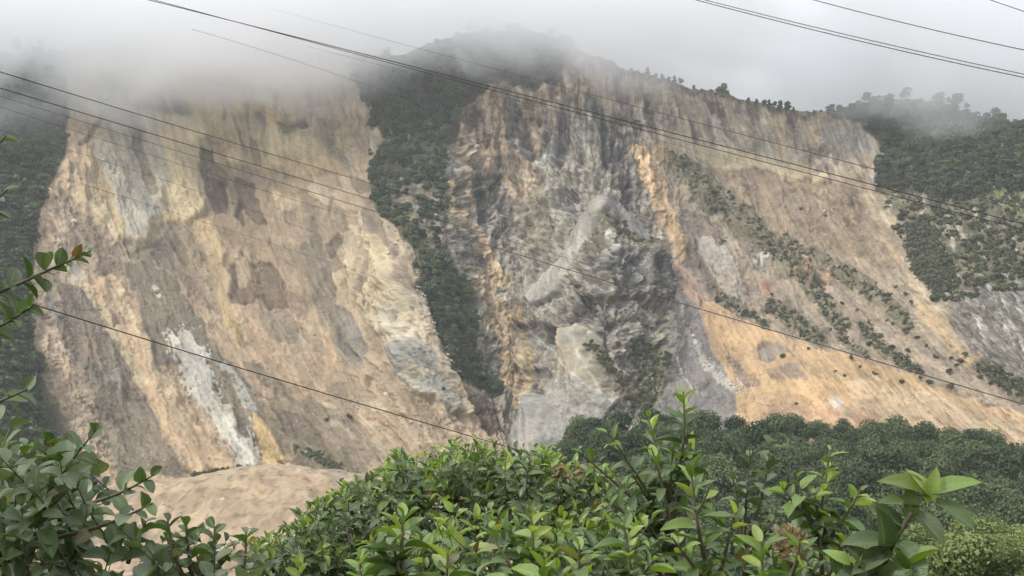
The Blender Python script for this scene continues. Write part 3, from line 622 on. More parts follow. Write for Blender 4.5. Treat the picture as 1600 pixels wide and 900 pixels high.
H = H + 1.2 * (stairs(lt) - lt) * (0.9 + 1.2 * rk)
lt2 = (Q * 0.6 + PY * 0.5) / 22 + 1.6 * fbm(PX / 60, PY / 60, 4, 89)
H = H + 1.6 * (stairs(lt2) - lt2) * ss(-0.05, 0.2, fbm(PX / 90, PY / 90, 2, 90)) * (0.5 + rk)
H = H + 0.7 * n_f * (0.25 + rk) + 0.9 * p2 - 0.8 * p3 - 0.7 * p1 - 1.3 * rill + 6 * fbm(PX / 120, PY / 120, 3, 83)
gu = np.gradient(BASE, axis=1); gv = np.gradient(BASE, axis=0)
NRM = np.cross(gv, gu); NRM /= np.linalg.norm(NRM, axis=-1, keepdims=True)
NRM = np.stack([blur(NRM[..., i], 10) for i in range(3)], -1); NRM /= np.linalg.norm(NRM, axis=-1, keepdims=True)
if NRM[NR // 2, NC // 2, 1] > 0: NRM = -NRM
# relief leans out of the face rather than up it
DIR = NRM * np.array([0.9, 1.0, 0.3]); DIR /= np.linalg.norm(DIR, axis=-1, keepdims=True)
POS = BASE + DIR * H[..., None]
# the far side of the crest
top = POS[0]; back = []
for k in range(NB, 0, -1):
    b = top.copy(); b[:, 1] += 6 * k ** 1.55; b[:, 0] *= b[:, 1] / top[:, 1]
    b[:, 2] += 1.2 * min(k, 3) - 0.9 * max(0, k - 3) ** 1.6 + 1.5 * fbm(b[:, 0] / 60, b[:, 1] / 60, 3, 91); back.append(b)
ALLP = np.concatenate([np.array(back), POS]); ROWS = NR + NB
CA = np.concatenate([np.broadcast_to(srgb(G['soilg']) * KALB, (NB, NC, 3)), np.clip(C, 0.01, 1) * KALB])
RA = np.concatenate([np.full((NB, NC), 0.3), rk])
me = mesh_np('mountain_slope', ALLP.reshape(-1, 3), grid_faces(ROWS, NC))
set_attr(me, CA.reshape(-1, 3), RA.ravel())
me.materials.append(M_SOIL)
mountain = link(bpy.data.objects.new('mountain_slope', me))
tag(mountain, 'steep mountainside torn open by tan, ochre and grey landslide scars', 'mountain', kind='structure')

def on_slope(px, py):
    """a point of the finished slope seen near this place of the photograph"""
    j = int(round((px - pxs[0]) / (pxs[1] - pxs[0]))); j = min(max(j, 0), NC - 1)
    i = int(round((py - skyl[j]) / (BOT - skyl[j]) * (NR - 1))); i = min(max(i, 0), NR - 1)
    return Vector(POS[i, j])

# ------------------------------------------------------------------ near hillside, valley and debris mound
gx = np.concatenate([np.linspace(-3500, -420, 24)[:-1], np.linspace(-420, -215, 50)[:-1], np.linspace(-215, 10, 190)[:-1], np.linspace(10, 460, 120), np.linspace(460, 3500, 24)[1:]])
gy = np.concatenate([np.linspace(-900, -30, 10)[:-1], np.linspace(-30, 60, 46)[:-1], np.linspace(60, 370, 110)[:-1], np.linspace(370, 540, 150)[:-1], np.linspace(540, 640, 30)[:-1], np.linspace(640, 4000, 20)])
GX, GY = np.meshgrid(gx, gy)

def ground_z(x, y):
    x = np.asarray(x, float); y = np.asarray(y, float)
    left = np.interp(y, [-900, -30, 6, 60, 150, 300, 380, 640, 4000], [60, 4, -1.6, -14, -38, -64, -60, -52, -60])
    right = np.interp(y, [-900, -30, 6, 60, 100, 150, 230, 300, 430, 520, 640, 4000], [60, 4, -1.6, -12, -17.5, -27, -33, -28, -15.5, -24, -50, -60])
    az = x / np.maximum(y, 8)
    t = ss(-0.03, 0.07, az) * ss(20, 90, y)
    z = left + (right - left) * t - 8 * ss(0.28, 0.5, az) * ss(150, 300, y)
    z = z + 5.5 * fbm(x / 90, y / 90, 3, 3) * ss(30, 120, y) + 0.8 * fbm(x / 14, y / 14, 3, 8) * ss(20, 60, y)
    # debris mound left of the middle
    cz = np.interp(x, [-210, -182, -172, -142, -122, -104, -76, -57, -28, 20], [-70, -46, -31.0, -29.5, -25.4, -23.4, -26.8, -30.6, -40, -70])
    t_ = (y - 486) / np.where(y < 486, 96.0, 60.0)
    rl = ridged(x / 22 + 0.4 * fbm(x / 30, y / 30, 2, 7), y / 60, 3, 15)
    mz = cz - 50 * np.abs(t_) ** 1.7 + (2.6 * fbm(x / 26, y / 26, 4, 12) + 1.5 * fbm(x / 7, y / 7, 4, 14)) * ss(-0.1, 0.25, np.abs(t_)) + 2.4 * (rl - 0.5) * ss(0.02, 0.4, np.abs(t_)) + 0.9 * fbm(x / 9, y / 40, 3, 16) + 3.0 * (ridged(x / 13 + 0.5 * fbm(x / 20, y / 20, 2, 18), y / 30, 3, 19) - 0.5) * ss(0.0, 0.25, np.abs(t_))
    k = 3.0
    return np.maximum(z, mz) + 0.0 * k, mz > z

GZ, MOUND = ground_z(GX, GY)
gsoil = np.broadcast_to(srgb((86, 88, 60)) * 0.6, GX.shape + (3,)).copy()
gn = fbm(GX / 30, GY / 30, 4, 17); gn2 = fbm(GX / 16 + 0.5 * gn, GY / 9, 4, 19); gn3 = fbm(GX / 60, GY / 40, 3, 20)
mc = srgb((186, 163, 134)) * KALB
mcol = mc * (1 + 0.22 * gn2 + 0.22 * fbm(GX / 4.5, GY / 6, 4, 27, 0.6))[..., None]
mcol = mcol + (srgb((214, 186, 146)) * KALB - mcol) * (0.7 * ss(0.93, 0.97, ridged(GX / 30 + 0.5 * gn, GY / 26, 1, 28)))[..., None]
mcol = mcol * (1 - 0.3 * ss(0.28, 0.34, fbm(GX / 3.2, GY / 4.2, 3, 29)))[..., None]
mcol = mcol + (srgb((150, 138, 122)) * KALB - mcol) * (ss(0.1, 0.25, gn3) * 0.7)[..., None]
mcol = mcol * (1 - 0.16 * ss(0.05, 0.1, fbm(GX / 12, GY / 20, 5, 26, 0.6)))[..., None]
mcol = mcol + (srgb((206, 186, 152)) * KALB - mcol) * (ss(0.16, 0.19, fbm(GX / 11, GY / 16, 5, 25, 0.65)) * 0.5)[..., None]
bare = (MOUND | ((GY > 360) & (GX / np.maximum(GY, 8) < 0.04) & (GX > -215)))
bm = blur(bare.astype(float), 1)
gsoil = gsoil * (1 - bm[..., None]) + mcol * bm[..., None]
me = mesh_np('ground', np.stack([GX, GY, GZ], -1).reshape(-1, 3), grid_faces(len(gy), len(gx)))
me.flip_normals()
set_attr(me, gsoil.reshape(-1, 3), np.full(GX.size, 0.35))
me.materials.append(M_SOIL)
ground = link(bpy.data.objects.new('ground', me)); tag(ground, kind='structure')

# green hill behind the ridge
hx = np.linspace(250, 1150, 60); hy = np.linspace(1330, 2100, 40)
HX, HY = np.meshgrid(hx, hy)
HZ = 300 + 250 * ss(1330, 1800, HY) + 14 * fbm(HX / 160, HY / 160, 3, 41) - 0.00025 * (HX - 480) ** 2
me = mesh_np('back_hill', np.stack([HX, HY, HZ], -1).reshape(-1, 3), grid_faces(40, 60)); me.flip_normals()
hc = srgb((104, 124, 66)) * 0.6 * (1 + 0.35 * fbm(HX / 40, HY / 60, 4, 44))[..., None]
set_attr(me, hc.reshape(-1, 3), np.full(HX.size, 0.1)); me.materials.append(M_SOIL)
tag(link(bpy.data.objects.new('back_hill', me)), kind='structure')

# ------------------------------------------------------------------ air: low cloud on the crest and thin haze in the valley
def box_mesh(name, lo, hi):
    v = [(x, y, z) for x in (lo[0], hi[0]) for y in (lo[1], hi[1]) for z in (lo[2], hi[2])]
    f = [(0, 1, 3, 2), (4, 6, 7, 5), (0, 4, 5, 1), (2, 3, 7, 6), (0, 2, 6, 4), (1, 5, 7, 3)]
    me = bpy.data.meshes.new(name); me.from_pydata(v, [], f); me.update()
    return me

def cloud_material():
    m = bpy.data.materials.new('low cloud'); m.use_nodes = True
    n, l = m.node_tree.nodes, m.node_tree.links; n.clear()
    out = n.new('ShaderNodeOutputMaterial'); pv = n.new('ShaderNodeVolumePrincipled')
    pv.inputs['Color'].default_value = (0.993, 0.996, 1.0, 1); pv.inputs['Anisotropy'].default_value = 0.1
    tcn = n.new('ShaderNodeTexCoord'); sp = n.new('ShaderNodeSeparateXYZ'); l.new(tcn.outputs['Object'], sp.inputs[0])
    mx = n.new('ShaderNodeMapRange'); mx.inputs[1].default_value = -700; mx.inputs[2].default_value = 700
    l.new(sp.outputs[0], mx.inputs[0])
    rp = n.new('ShaderNodeValToRGB'); rp.color_ramp.interpolation = 'B_SPLINE'
    e = rp.color_ramp.elements
    # height of the cloud base (metres - 150) / 350 along the crest
    pts = CLOUD_BASE
    while len(e) < len(pts): e.new(0.5)
    for k, (x, z) in enumerate(pts):
        e[k].position = (x + 700) / 1400; v = (z - 150) / 350; e[k].color = (v, v, v, 1)
    l.new(mx.outputs[0], rp.inputs[0])
    bz = n.new('ShaderNodeMath'); bz.operation = 'MULTIPLY_ADD'; bz.inputs[1].default_value = 350; bz.inputs[2].default_value = 150
    l.new(rp.outputs[0], bz.inputs[0])
    sc = n.new('ShaderNodeVectorMath'); sc.operation = 'MULTIPLY'; sc.inputs[1].default_value = (1, 1, 1.5)
    l.new(tcn.outputs['Object'], sc.inputs[0])
    nz1 = noise_node(n, l, 0.011, 4, 0.55, sc.outputs[0])
    na = n.new('ShaderNodeMath'); na.operation = 'MULTIPLY_ADD'; na.inputs[1].default_value = 260; na.inputs[2].default_value = -130
    nz1.inputs['Distortion'].default_value = 0.7
    l.new(nz1.outputs[0], na.inputs[0])
    d0 = n.new('ShaderNodeMath'); d0.operation = 'SUBTRACT'; l.new(sp.outputs[2], d0.inputs[0]); l.new(bz.outputs[0], d0.inputs[1])
    d1 = n.new('ShaderNodeMath'); d1.operation = 'ADD'; l.new(d0.outputs[0], d1.inputs[0]); l.new(na.outputs[0], d1.inputs[1])
    md = n.new('ShaderNodeMapRange'); md.interpolation_type = 'SMOOTHSTEP'
    md.inputs[1].default_value = -25; md.inputs[2].default_value = 85; md.inputs[3].default_value = 0; md.inputs[4].default_value = 0.016
    l.new(d1.outputs[0], md.inputs[0])
    l.new(md.outputs[0], pv.inputs['Density'])
    l.new(pv.outputs[0], out.inputs['Volume'])
    return m
CLOUD_BASE = [(-700, 258), (-420, 260), (-200, 282), (-110, 325), (-20, 352), (60, 308), (130, 305), (215, 330), (280, 354), (325, 316), (375, 216), (700, 195)]
me = box_mesh('low_cloud', (-1150, 900, 180), (1150, 1480, 480))
me.materials.append(cloud_material())
cloud = link(bpy.data.objects.new('low_cloud', me))
tag(cloud, 'pale grey cloud hanging low over the mountain crest', 'cloud', kind='stuff')

m = bpy.data.materials.new('haze'); m.use_nodes = True
n, l = m.node_tree.nodes, m.node_tree.links; n.clear()
out = n.new('ShaderNodeOutputMaterial'); pv = n.new('ShaderNodeVolumePrincipled')
pv.inputs['Color'].default_value = (0.95, 0.97, 1.0, 1); pv.inputs['Density'].default_value = 0.00010
l.new(pv.outputs[0], out.inputs['Volume'])
me = box_mesh('haze', (-3600, -1000, -90), (3600, 4100, 600)); me.materials.append(m)
tag(link(bpy.data.objects.new('haze', me)), 'thin pale haze filling the valley', 'haze', kind='stuff')

# ------------------------------------------------------------------ trees and scrub
def leaf_material(name, c0, c1, trans=0.25, rough=0.6):
    m, n, l, b = new_mat(name)
    oi = n.new('ShaderNodeObjectInfo'); ge = n.new('ShaderNodeNewGeometry')
    mx = n.new('ShaderNodeMix'); mx.data_type = 'RGBA'; mx.inputs[6].default_value = (*c0, 1); mx.inputs[7].default_value = (*c1, 1)
    ad = n.new('ShaderNodeMath'); ad.operation = 'MULTIPLY_ADD'; ad.inputs[1].default_value = 0.78
    hm = n.new('ShaderNodeMath'); hm.operation = 'MULTIPLY'; hm.inputs[1].default_value = 0.22
    l.new(oi.outputs['Random'], ad.inputs[0]); l.new(ge.outputs['Random Per Island'], hm.inputs[0]); l.new(hm.outputs[0], ad.inputs[2])
    l.new(ad.outputs[0], mx.inputs[0]); l.new(mx.outputs[2], b.inputs['Base Color'])
    b.inputs['Roughness'].default_value = rough; b.inputs['Specular IOR Level'].default_value = 0.25
    tr = n.new('ShaderNodeBsdfTranslucent'); l.new(mx.outputs[2], tr.inputs[0])
    ms = n.new('ShaderNodeMixShader'); ms.inputs[0].default_value = trans
    l.new(b.outputs[0], ms.inputs[1]); l.new(tr.outputs[0], ms.inputs[2])
    l.new(ms.outputs[0], n['Material Output'].inputs[0])
    return m
M_WOOD = leaf_material('dark tree leaves', (0.030, 0.055, 0.024), (0.130, 0.168, 0.070))
M_PALE = leaf_material('light shrub leaves', (0.125, 0.170, 0.050), (0.26, 0.30, 0.105))
M_SCRUB = leaf_material('scrub leaves', (0.050, 0.066, 0.030), (0.150, 0.156, 0.076))
m, n, l, b = new_mat('tree bark')
nb = noise_node(n, l, 9.0, 5); cr = n.new('ShaderNodeValToRGB')
cr.color_ramp.elements[0].color = (0.05, 0.036, 0.025, 1); cr.color_ramp.elements[1].color = (0.15, 0.115, 0.085, 1)
l.new(nb.outputs[0], cr.inputs[0]); l.new(cr.outputs[0], b.inputs['Base Color']); b.inputs['Roughness'].default_value = 0.9
M_BARK = m

def crown_mesh(name, n_lobes, n_leaf, rx, z0, z1, leaf, seed, conic=False, mat=None):
    r = np.random.default_rng(seed)
    # lobes of foliage spread through the crown, leaves on and in each lobe
    lob = []
    while len(lob) < n_lobes:
        p = r.uniform(-1, 1, 3)
        if p @ p > 1: continue
        f = (1 - 0.85 * (p[2] * 0.5 + 0.5)) if conic else 1.0
        lob.append((p[0] * rx * 0.64 * f, p[1] * rx * 0.64 * f, (z0 + z1) / 2 + p[2] * (z1 - z0) * 0.33, rx * r.uniform(0.28, 0.60) * (0.5 + 0.5 * f)))
    lob = np.array(lob)
    w = lob[:, 3] ** 2; k = r.choice(n_lobes, n_leaf, p=w / w.sum())
    d = r.normal(size=(n_leaf, 3)); d /= np.linalg.norm(d, axis=1, keepdims=True); d[:, 2] = np.where(d[:, 2] < -0.3, -d[:, 2], d[:, 2])
    rad = lob[k, 3] * r.uniform(0.66, 1.14, n_leaf)
    c = lob[k, :3] + d * rad[:, None] * np.array([1, 1, 0.8])
    nr = d + r.normal(size=(n_leaf, 3)) * 0.5; nr /= np.linalg.norm(nr, axis=1, keepdims=True)
    t = np.cross(nr, r.normal(size=(n_leaf, 3))); t /= np.linalg.norm(t, axis=1, keepdims=True); u = np.cross(nr, t)
    s = leaf * r.uniform(0.6, 1.25, n_leaf)[:, None]
    bend = nr * s * 0.18
    v = np.stack([c - t * s * 0.62, c + u * s * 0.36 + bend, c + t * s * 0.62, c - u * s * 0.36 + bend], 1).reshape(-1, 3)
    me = mesh_np(name, v, np.arange(n_leaf * 4).reshape(-1, 4), smooth=False)
    me.materials.append(mat); return me

def tube(path, radii, sides=6):
    """vertices and quads of a tapering tube"""
    path = np.asarray(path, float); n_ = len(path); V = []; Fc = []
    for i in range(n_):
        d = path[min(i + 1, n_ - 1)] - path[max(i - 1, 0)]; d /= max(1e-9, np.linalg.norm(d))
        a = np.cross(d, (0.31, 0.2, 0.93)); a /= max(1e-9, np.linalg.norm(a)); b = np.cross(d, a)
        for k in range(sides):
            an = 2 * math.pi * k / sides
            V.append(path[i] + (a * math.cos(an) + b * math.sin(an)) * radii[i])
    for i in range(n_ - 1):
        for k in range(sides):
            Fc.append((i * sides + k, i * sides + (k + 1) % sides, (i + 1) * sides + (k + 1) % sides, (i + 1) * sides + k))
    return np.array(V), np.array(Fc)

def join_tubes(name, tubes, mat):
    V = []; Fc = []; o = 0
    for v, f in tubes: V.append(v); Fc.append(f + o); o += len(v)
    me = mesh_np(name, np.concatenate(V), np.concatenate(Fc)); me.materials.append(mat); return me

def trunk_mesh(name, h, r0, spread, seed):
    r = np.random.default_rng(seed); T = []
    sway = r.uniform(-0.3, 0.3, 2)
    T.append(tube([(0, 0, -1), (sway[0] * .3, sway[1] * .3, h * .35), (sway[0], sway[1], h * .7), (sway[0], sway[1], h * .9)], [r0 * 1.3, r0, r0 * .6, r0 * .25]))
    for k in range(6):
        a = k * 2.4 + r.uniform(-.4, .4); z = h * r.uniform(.35, .6); L = spread * r.uniform(.5, .8)
        T.append(tube([(sway[0] * .4, sway[1] * .4, z), (math.cos(a) * L * .5, math.sin(a) * L * .5, z + L * .45), (math.cos(a) * L, math.sin(a) * L, z + L * .8)], [r0 * .45, r0 * .3, r0 * .1], 5))
    return join_tubes(name, T, M_BARK)

# prototypes for the far woods, kept out of the scene and placed by geometry nodes
protos = bpy.data.collections.new('far tree kinds')
for k in range(5):
    o = bpy.data.objects.new('far_tree', crown_mesh('far_tree', 5 + k % 3, 420, 1.0, -0.4, 2.0 + 0.25 * (k % 3), 0.30, 100 + k, conic=(k == 4), mat=M_WOOD)); protos.objects.link(o)
protos2 = bpy.data.collections.new('scrub kinds')
for k in range(4):
    o = bpy.data.objects.new('scrub_bush', crown_mesh('scrub_bush', 6, 200, 1.0, -0.4, 0.9, 0.40, 140 + k, mat=M_SCRUB)); protos2.objects.link(o)

def scatter_group(coll):
    g = bpy.data.node_groups.new('scatter ' + coll.name, 'GeometryNodeTree')
    g.interface.new_socket('Geometry', in_out='INPUT', socket_type='NodeSocketGeometry')
    g.interface.new_socket('Geometry', in_out='OUTPUT', socket_type='NodeSocketGeometry')
    n, l = g.nodes, g.links
    gi = n.new('NodeGroupInput'); go = n.new('NodeGroupOutput')
    ci = n.new('GeometryNodeCollectionInfo'); ci.inputs[0].default_value = coll
    ci.inputs['Separate Children'].default_value = True; ci.inputs['Reset Children'].default_value = True
    ip = n.new('GeometryNodeInstanceOnPoints'); ip.inputs['Pick Instance'].default_value = True
    def na(nm, ty):
        a = n.new('GeometryNodeInputNamedAttribute'); a.data_type = ty; a.inputs[0].default_value = nm; return a.outputs[0]
    l.new(gi.outputs[0], ip.inputs['Points']); l.new(ci.outputs[0], ip.inputs['Instance'])
    l.new(na('pick', 'INT'), ip.inputs['Instance Index']); l.new(na('size', 'FLOAT_VECTOR'), ip.inputs['Scale'])
    l.new(na('turn', 'FLOAT_VECTOR'), ip.inputs['Rotation'])
    l.new(ip.outputs[0], go.inputs[0])
    return g
GN_TREE, GN_SCRUB = scatter_group(protos), scatter_group(protos2)

def scatter(name, pts, sizes, group, npick, label, cat, mat):
    me = bpy.data.meshes.new(name); pts = np.asarray(pts, np.float32)
    me.vertices.add(len(pts)); me.vertices.foreach_set('co', pts.ravel())
    k = len(pts); sizes = np.asarray(sizes)
    a = me.attributes.new('pick', 'INT', 'POINT'); a.data.foreach_set('value', rng.integers(0, npick, k).astype(np.int32))
    s = np.stack([sizes * rng.uniform(.85, 1.15, k), sizes * rng.uniform(.85, 1.15, k), sizes * rng.uniform(.8, 1.25, k)], -1).astype(np.float32)
    a = me.attributes.new('size', 'FLOAT_VECTOR', 'POINT'); a.data.foreach_set('vector', s.ravel())
    t = np.zeros((k, 3), np.float32); t[:, 2] = rng.uniform(0, 6.28, k)
    a = me.attributes.new('turn', 'FLOAT_VECTOR', 'POINT'); a.data.foreach_set('vector', t.ravel())
    me.materials.append(mat)
    o = link(bpy.data.objects.new(name, me)); md = o.modifiers.new('scatter', 'NODES'); md.node_group = group
    tag(o, label, cat, kind='stuff'); return o

def darts(poly, spacing, tries, keep=None, line=None, warp=0.0):
    p = np.asarray(poly, float); mg = (line or 0)
    x = rng.uniform(max(-255, p[:, 0].min() - mg), min(1855, p[:, 0].max() + mg), tries); y = rng.uniform(p[:, 1].min() - mg, p[:, 1].max() + mg, tries)
    xx = x + warp * fbm(x / 18, y / 18, 3, 97); yy = y + warp * fbm(x / 18, y / 18, 3, 98)
    d = sdist(p, xx, yy, line is None)
    ok = d < ((line / 2) if line else 0)
    if keep is not None: ok &= rng.random(tries) < keep(x, y)
    cells = {}; out = []
    for a, b in zip(x[ok], y[ok]):
        k = (int(a // spacing), int(b // spacing)); c = False
        for i in (-1, 0, 1):
            for j in (-1, 0, 1):
                for q in cells.get((k[0] + i, k[1] + j), ()):
                    if (q[0] - a) ** 2 + (q[1] - b) ** 2 < spacing * spacing: c = True
        if c: continue
        cells.setdefault(k, []).append((a, b)); out.append((a, b))
    return out

def wood(name, poly, spacing, tries, s0, s1, group, npick, label, cat, mat, keep=None, line=None, warp=6.0):
    P = darts(poly, spacing, tries, keep, line, warp)
    pos = []; siz = []
    for a, b in P:
        if b < np.interp(a, pxs, skyl) + 1: continue
        v = on_slope(a, b); pos.append((v.x, v.y, v.z - 0.6)); siz.append(s0 + (s1 - s0) * random.random() ** 1.6)
    return scatter(name, pos, siz, group, npick, label, cat, mat)

wood('hillside_wood', [(-255, 90), (98, 70), (104, 150), (100, 228), (80, 280), (54, 345), (46, 440), (50, 530), (66, 610), (66, 660), (106, 720), (165, 800), (190, 860), (-255, 870)], 8.5, 24000, 3.2, 8.0, GN_TREE, 5,
     'dark green wood covering the mountain flank left of the scar', 'wood', M_WOOD)
ribk = lambda x, y: np.where((x > 606) & (x < 704) & (y > 282) & (y < 412), np.clip(2.2 * fbm(x / 20, y / 20, 3, 4) + 0.05, 0.02, 1), np.clip(1.4 + 2.5 * fbm(x / 30, y / 30, 3, 2), 0.25, 1))
wood('ridge_wood', [(530, 85), (548, 120), (566, 150), (590, 190), (600, 216), (584, 238), (576, 262), (578, 310), (596, 335), (618, 352), (644, 392), (660, 430), (652, 452), (672, 488), (696, 545), (716, 590),
      (758, 604), (778, 618), (782, 604), (750, 562), (733, 505), (738, 462), (713, 420), (692, 380), (700, 330), (690, 282), (703, 240), (709, 192), (738, 148), (760, 130), (866, 130), (878, 104), (905, 78), (920, 40), (530, 30)],
     8.0, 24000, 2.8, 7.4, GN_TREE, 5, 'dark wood running down the rib between the left scar and the grey rock face', 'wood', M_WOOD, keep=ribk, warp=13.0)
wood('crest_wood', [(1262, 150), (1300, 180), (1342, 184), (1366, 206), (1388, 248), (1368, 262), (1372, 296), (1420, 292), (1452, 300), (1500, 318), (1560, 300), (1640, 300), (1855, 320), (1855, 100), (1262, 100)],
     8.2, 24000, 3.0, 8.0, GN_TREE, 5, 'dark wood on the right-hand crest under the cloud', 'wood', M_WOOD)
clump = lambda x, y: np.clip(2.6 * fbm(x / 26, y / 20, 3, 6) + 0.45, 0, 1)
wood('hillside_scrub', [(1378, 286), (1440, 290), (1560, 300), (1855, 330), (1855, 480), (1600, 455), (1480, 470), (1428, 430), (1420, 392), (1385, 330)], 5.0, 9000, 2.2, 4.2, GN_SCRUB, 4,
     'clumps of dark scrub on the olive slope right of the scar', 'scrub', M_SCRUB, keep=clump)
wood('dense_scrub', [(1424, 350), (1445, 348), (1480, 400), (1484, 452), (1462, 470), (1436, 430), (1420, 400)], 5.0, 2500, 3.0, 4.6, GN_SCRUB, 4, 'dense dark thicket at the right rim of the scar', 'scrub', M_SCRUB)
for pts, wd, lab in STRIPS:
    wood('scrub_patch', pts, 2.3, int(150 * wd), 0.5, 2.6, GN_SCRUB, 4, lab, 'scrub', M_SCRUB, line=wd, warp=7, keep=lambda x, y: np.clip(1.8 * fbm(x / 14, y / 12, 3, 13) + 0.75, 0, 1))

# rubble: pale blocks strewn along the gullies
def rock_mesh(name, seed, sub=1):
    import bmesh
    r = random.Random(seed); bm = bmesh.new(); bmesh.ops.create_icosphere(bm, subdivisions=sub, radius=1)
    k = [r.uniform(.7, 1.3) for _ in range(3)]
    for v in bm.verts:
        f = r.uniform(.72, 1.15); v.co = Vector((v.co.x * k[0] * f, v.co.y * k[1] * f, v.co.z * k[2] * .75 * f))
    me = bpy.data.meshes.new(name); bm.to_mesh(me); bm.free(); return me
m, n, l, b = new_mat('pale rubble stone')
oi = n.new('ShaderNodeObjectInfo'); cr = n.new('ShaderNodeValToRGB'); nn = noise_node(n, l, 1.5, 4)
cr.color_ramp.elements[0].color = (0.17, 0.15, 0.12, 1); cr.color_ramp.elements[1].color = (0.58, 0.54, 0.46, 1)
ad = n.new('ShaderNodeMath'); ad.operation = 'MULTIPLY_ADD'; ad.inputs[1].default_value = 0.8
hm = n.new('ShaderNodeMath'); hm.operation = 'MULTIPLY'; hm.inputs[1].default_value = 0.3
l.new(nn.outputs[0], hm.inputs[0]); l.new(oi.outputs['Random'], ad.inputs[0]); l.new(hm.outputs[0], ad.inputs[2]); l.new(ad.outputs[0], cr.inputs[0])
l.new(cr.outputs[0], b.inputs['Base Color']); b.inputs['Roughness'].default_value = 0.9
M_STONE = m
protos3 = bpy.data.collections.new('stone kinds')
for k in range(4):
    me = rock_mesh('stone', k); me.materials.append(M_STONE); protos3.objects.link(bpy.data.objects.new('stone', me))
GN_STONE = scatter_group(protos3)
for pts, wd, n_, s1, lab in (([(608, 352), (640, 392), (652, 430), (662, 480), (690, 535), (712, 585)], 15, 900, 1.5, 'pale rubble filling the gully along the wooded rib'),
                             ([(1088, 545), (1108, 572), (1128, 592), (1152, 608)], 18, 420, 1.1, 'whitish rubble on the grey fan beside the orange slope'),
                             ([(1370, 300), (1388, 345), (1416, 380), (1426, 425), (1438, 450)], 9, 300, 1.3, 'white stones along the right rim of the scar'),
                             ([(780, 450), (850, 470), (940, 470), (1020, 500)], 90, 260, 0.9, 'loose blocks lying over the grey rock face'),
                             ([(1140, 600), (1180, 625), (1230, 648)], 24, 160, 0.9, 'small stones at the lower edge of the orange slope'),
                             ([(150, 480), (260, 560), (340, 640), (420, 700)], 120, 160, 0.9, 'stones scattered over the lower left scar'),
                             ([(480, 620), (560, 650), (660, 690)], 70, 140, 0.9, 'stones scattered on the apron below the left scar'),
                             ([(1240, 330), (1330, 380), (1400, 470)], 110, 160, 1.0, 'stones scattered over the brown part of the right scar')):
    P = darts(pts, 2.2, n_ * 3, None, wd, 5)[:n_]
    pos = [on_slope(a, b) for a, b in P]
    siz = [0.35 + (s1 - 0.35) * random.random() ** 2.2 for _ in P]
    scatter('rubble', pos, siz, GN_STONE, 4, lab, 'rubble', M_STONE)

ONES = 'first second third fourth fifth sixth seventh eighth ninth tenth eleventh twelfth thirteenth fourteenth fifteenth sixteenth seventeenth eighteenth nineteenth twentieth'.split()
def nth(k): return ONES[k] if k < 20 else 'twenty-' + ONES[k - 20]
pos = []
while len(pos) < 260:
    x = random.uniform(-172, -30); y = random.uniform(400, 500); z, on = ground_z(np.array([x]), np.array([y]))
    if on[0]: pos.append((x, y, float(z[0])))
scatter('rubble', pos, [0.2 + 0.7 * random.random() ** 4 for _ in pos], GN_STONE, 4, 'stones and clods lying on the debris mound', 'rubble', M_STONE)
# single boulders and bushes that stand out on the bare slope
stone_me = [rock_mesh('boulder', 20 + k, 2) for k in range(3)]
for me in stone_me: me.materials.append(M_STONE)
for px, py, s, lab in ((246, 458, 2.6, 'white boulder on the grey run-out of the left scar'), (598, 388, 1.7, 'upper of two pale boulders on the pale slope beside the wooded rib'), (622, 402, 1.7, 'lower of two pale boulders on the pale slope beside the wooded rib'),
                       (117, 345, 2.0, 'pale boulder near the left rim of the left scar'), (1288, 332, 1.8, 'white boulder on the brown part of the right scar'), (490, 524, 1.6, 'small white boulder in the middle of the left scar'),
                       (1419, 409, 2.4, 'white boulder at the right rim of the scar'), (604, 618, 2.0, 'cream boulder on the apron of the left scar'), (1080, 529, 1.8, 'white boulder at the top of the grey fan')):
    o = link(bpy.data.objects.new('boulder', stone_me[int(px) % 3])); v = on_slope(px, py)
    o.location = (v.x, v.y, v.z + s * 0.25); o.scale = (s, s, s); o.rotation_euler = (0, 0, px)
    tag(o, lab, 'boulder', 'pale boulders on the bare slope')

bush_crown = [crown_mesh('crown', 7, 420, 1.0, -0.1, 1.35, 0.28, 160 + k, mat=M_SCRUB) for k in range(3)]
bush_stem = trunk_mesh('stem', 1.0, 0.06, 0.7, 5)
def plant(name, crown, trunk, loc, s, sz, label, cat, group, tname='trunk'):
    e = link(bpy.data.objects.new(name, None)); e.location = loc; e.empty_display_size = 0.2
    e.rotation_euler = (0, 0, random.uniform(0, 6.28)); e.scale = (s * random.uniform(.85, 1.2), s * random.uniform(.85, 1.2), s * sz)
    link(bpy.data.objects.new('crown', crown), e); link(bpy.data.objects.new(tname, trunk), e)
    tag(e, label, cat, group); return e
dots = [(1427, 477), (1418, 463), (1400, 452), (1372, 447), (1365, 455), (1338, 480), (1310, 468), (1300, 425), (1384, 500), (1396, 505), (1432, 528), (1445, 540), (1458, 556), (1485, 560), (1504, 552), (1496, 563), (1482, 580), (1492, 568), (1372, 592),
        (1318, 586), (1342, 573), (1330, 562), (1308, 584), (1412, 602), (1440, 595), (1455, 604), (1485, 605), (1420, 552), (1396, 546), (1360, 540), (1205, 460), (1170, 372), (1190, 358), (1132, 378), (1136, 370), (1168, 345), (1175, 396), (1290, 340), (1252, 330),
        (690, 612), (735, 640), (545, 653), (510, 655), (1225, 560), (1262, 545), (1245, 635)]
def where(px, py):
    if px < 800: return 'the lower part of the left scar'
    if py > 540 + (px - 1190) * 0.17: return 'the orange slope at right'
    if py < 405: return 'the brown upper part of the right scar'
    return 'the mauve middle of the right scar'
count = {}
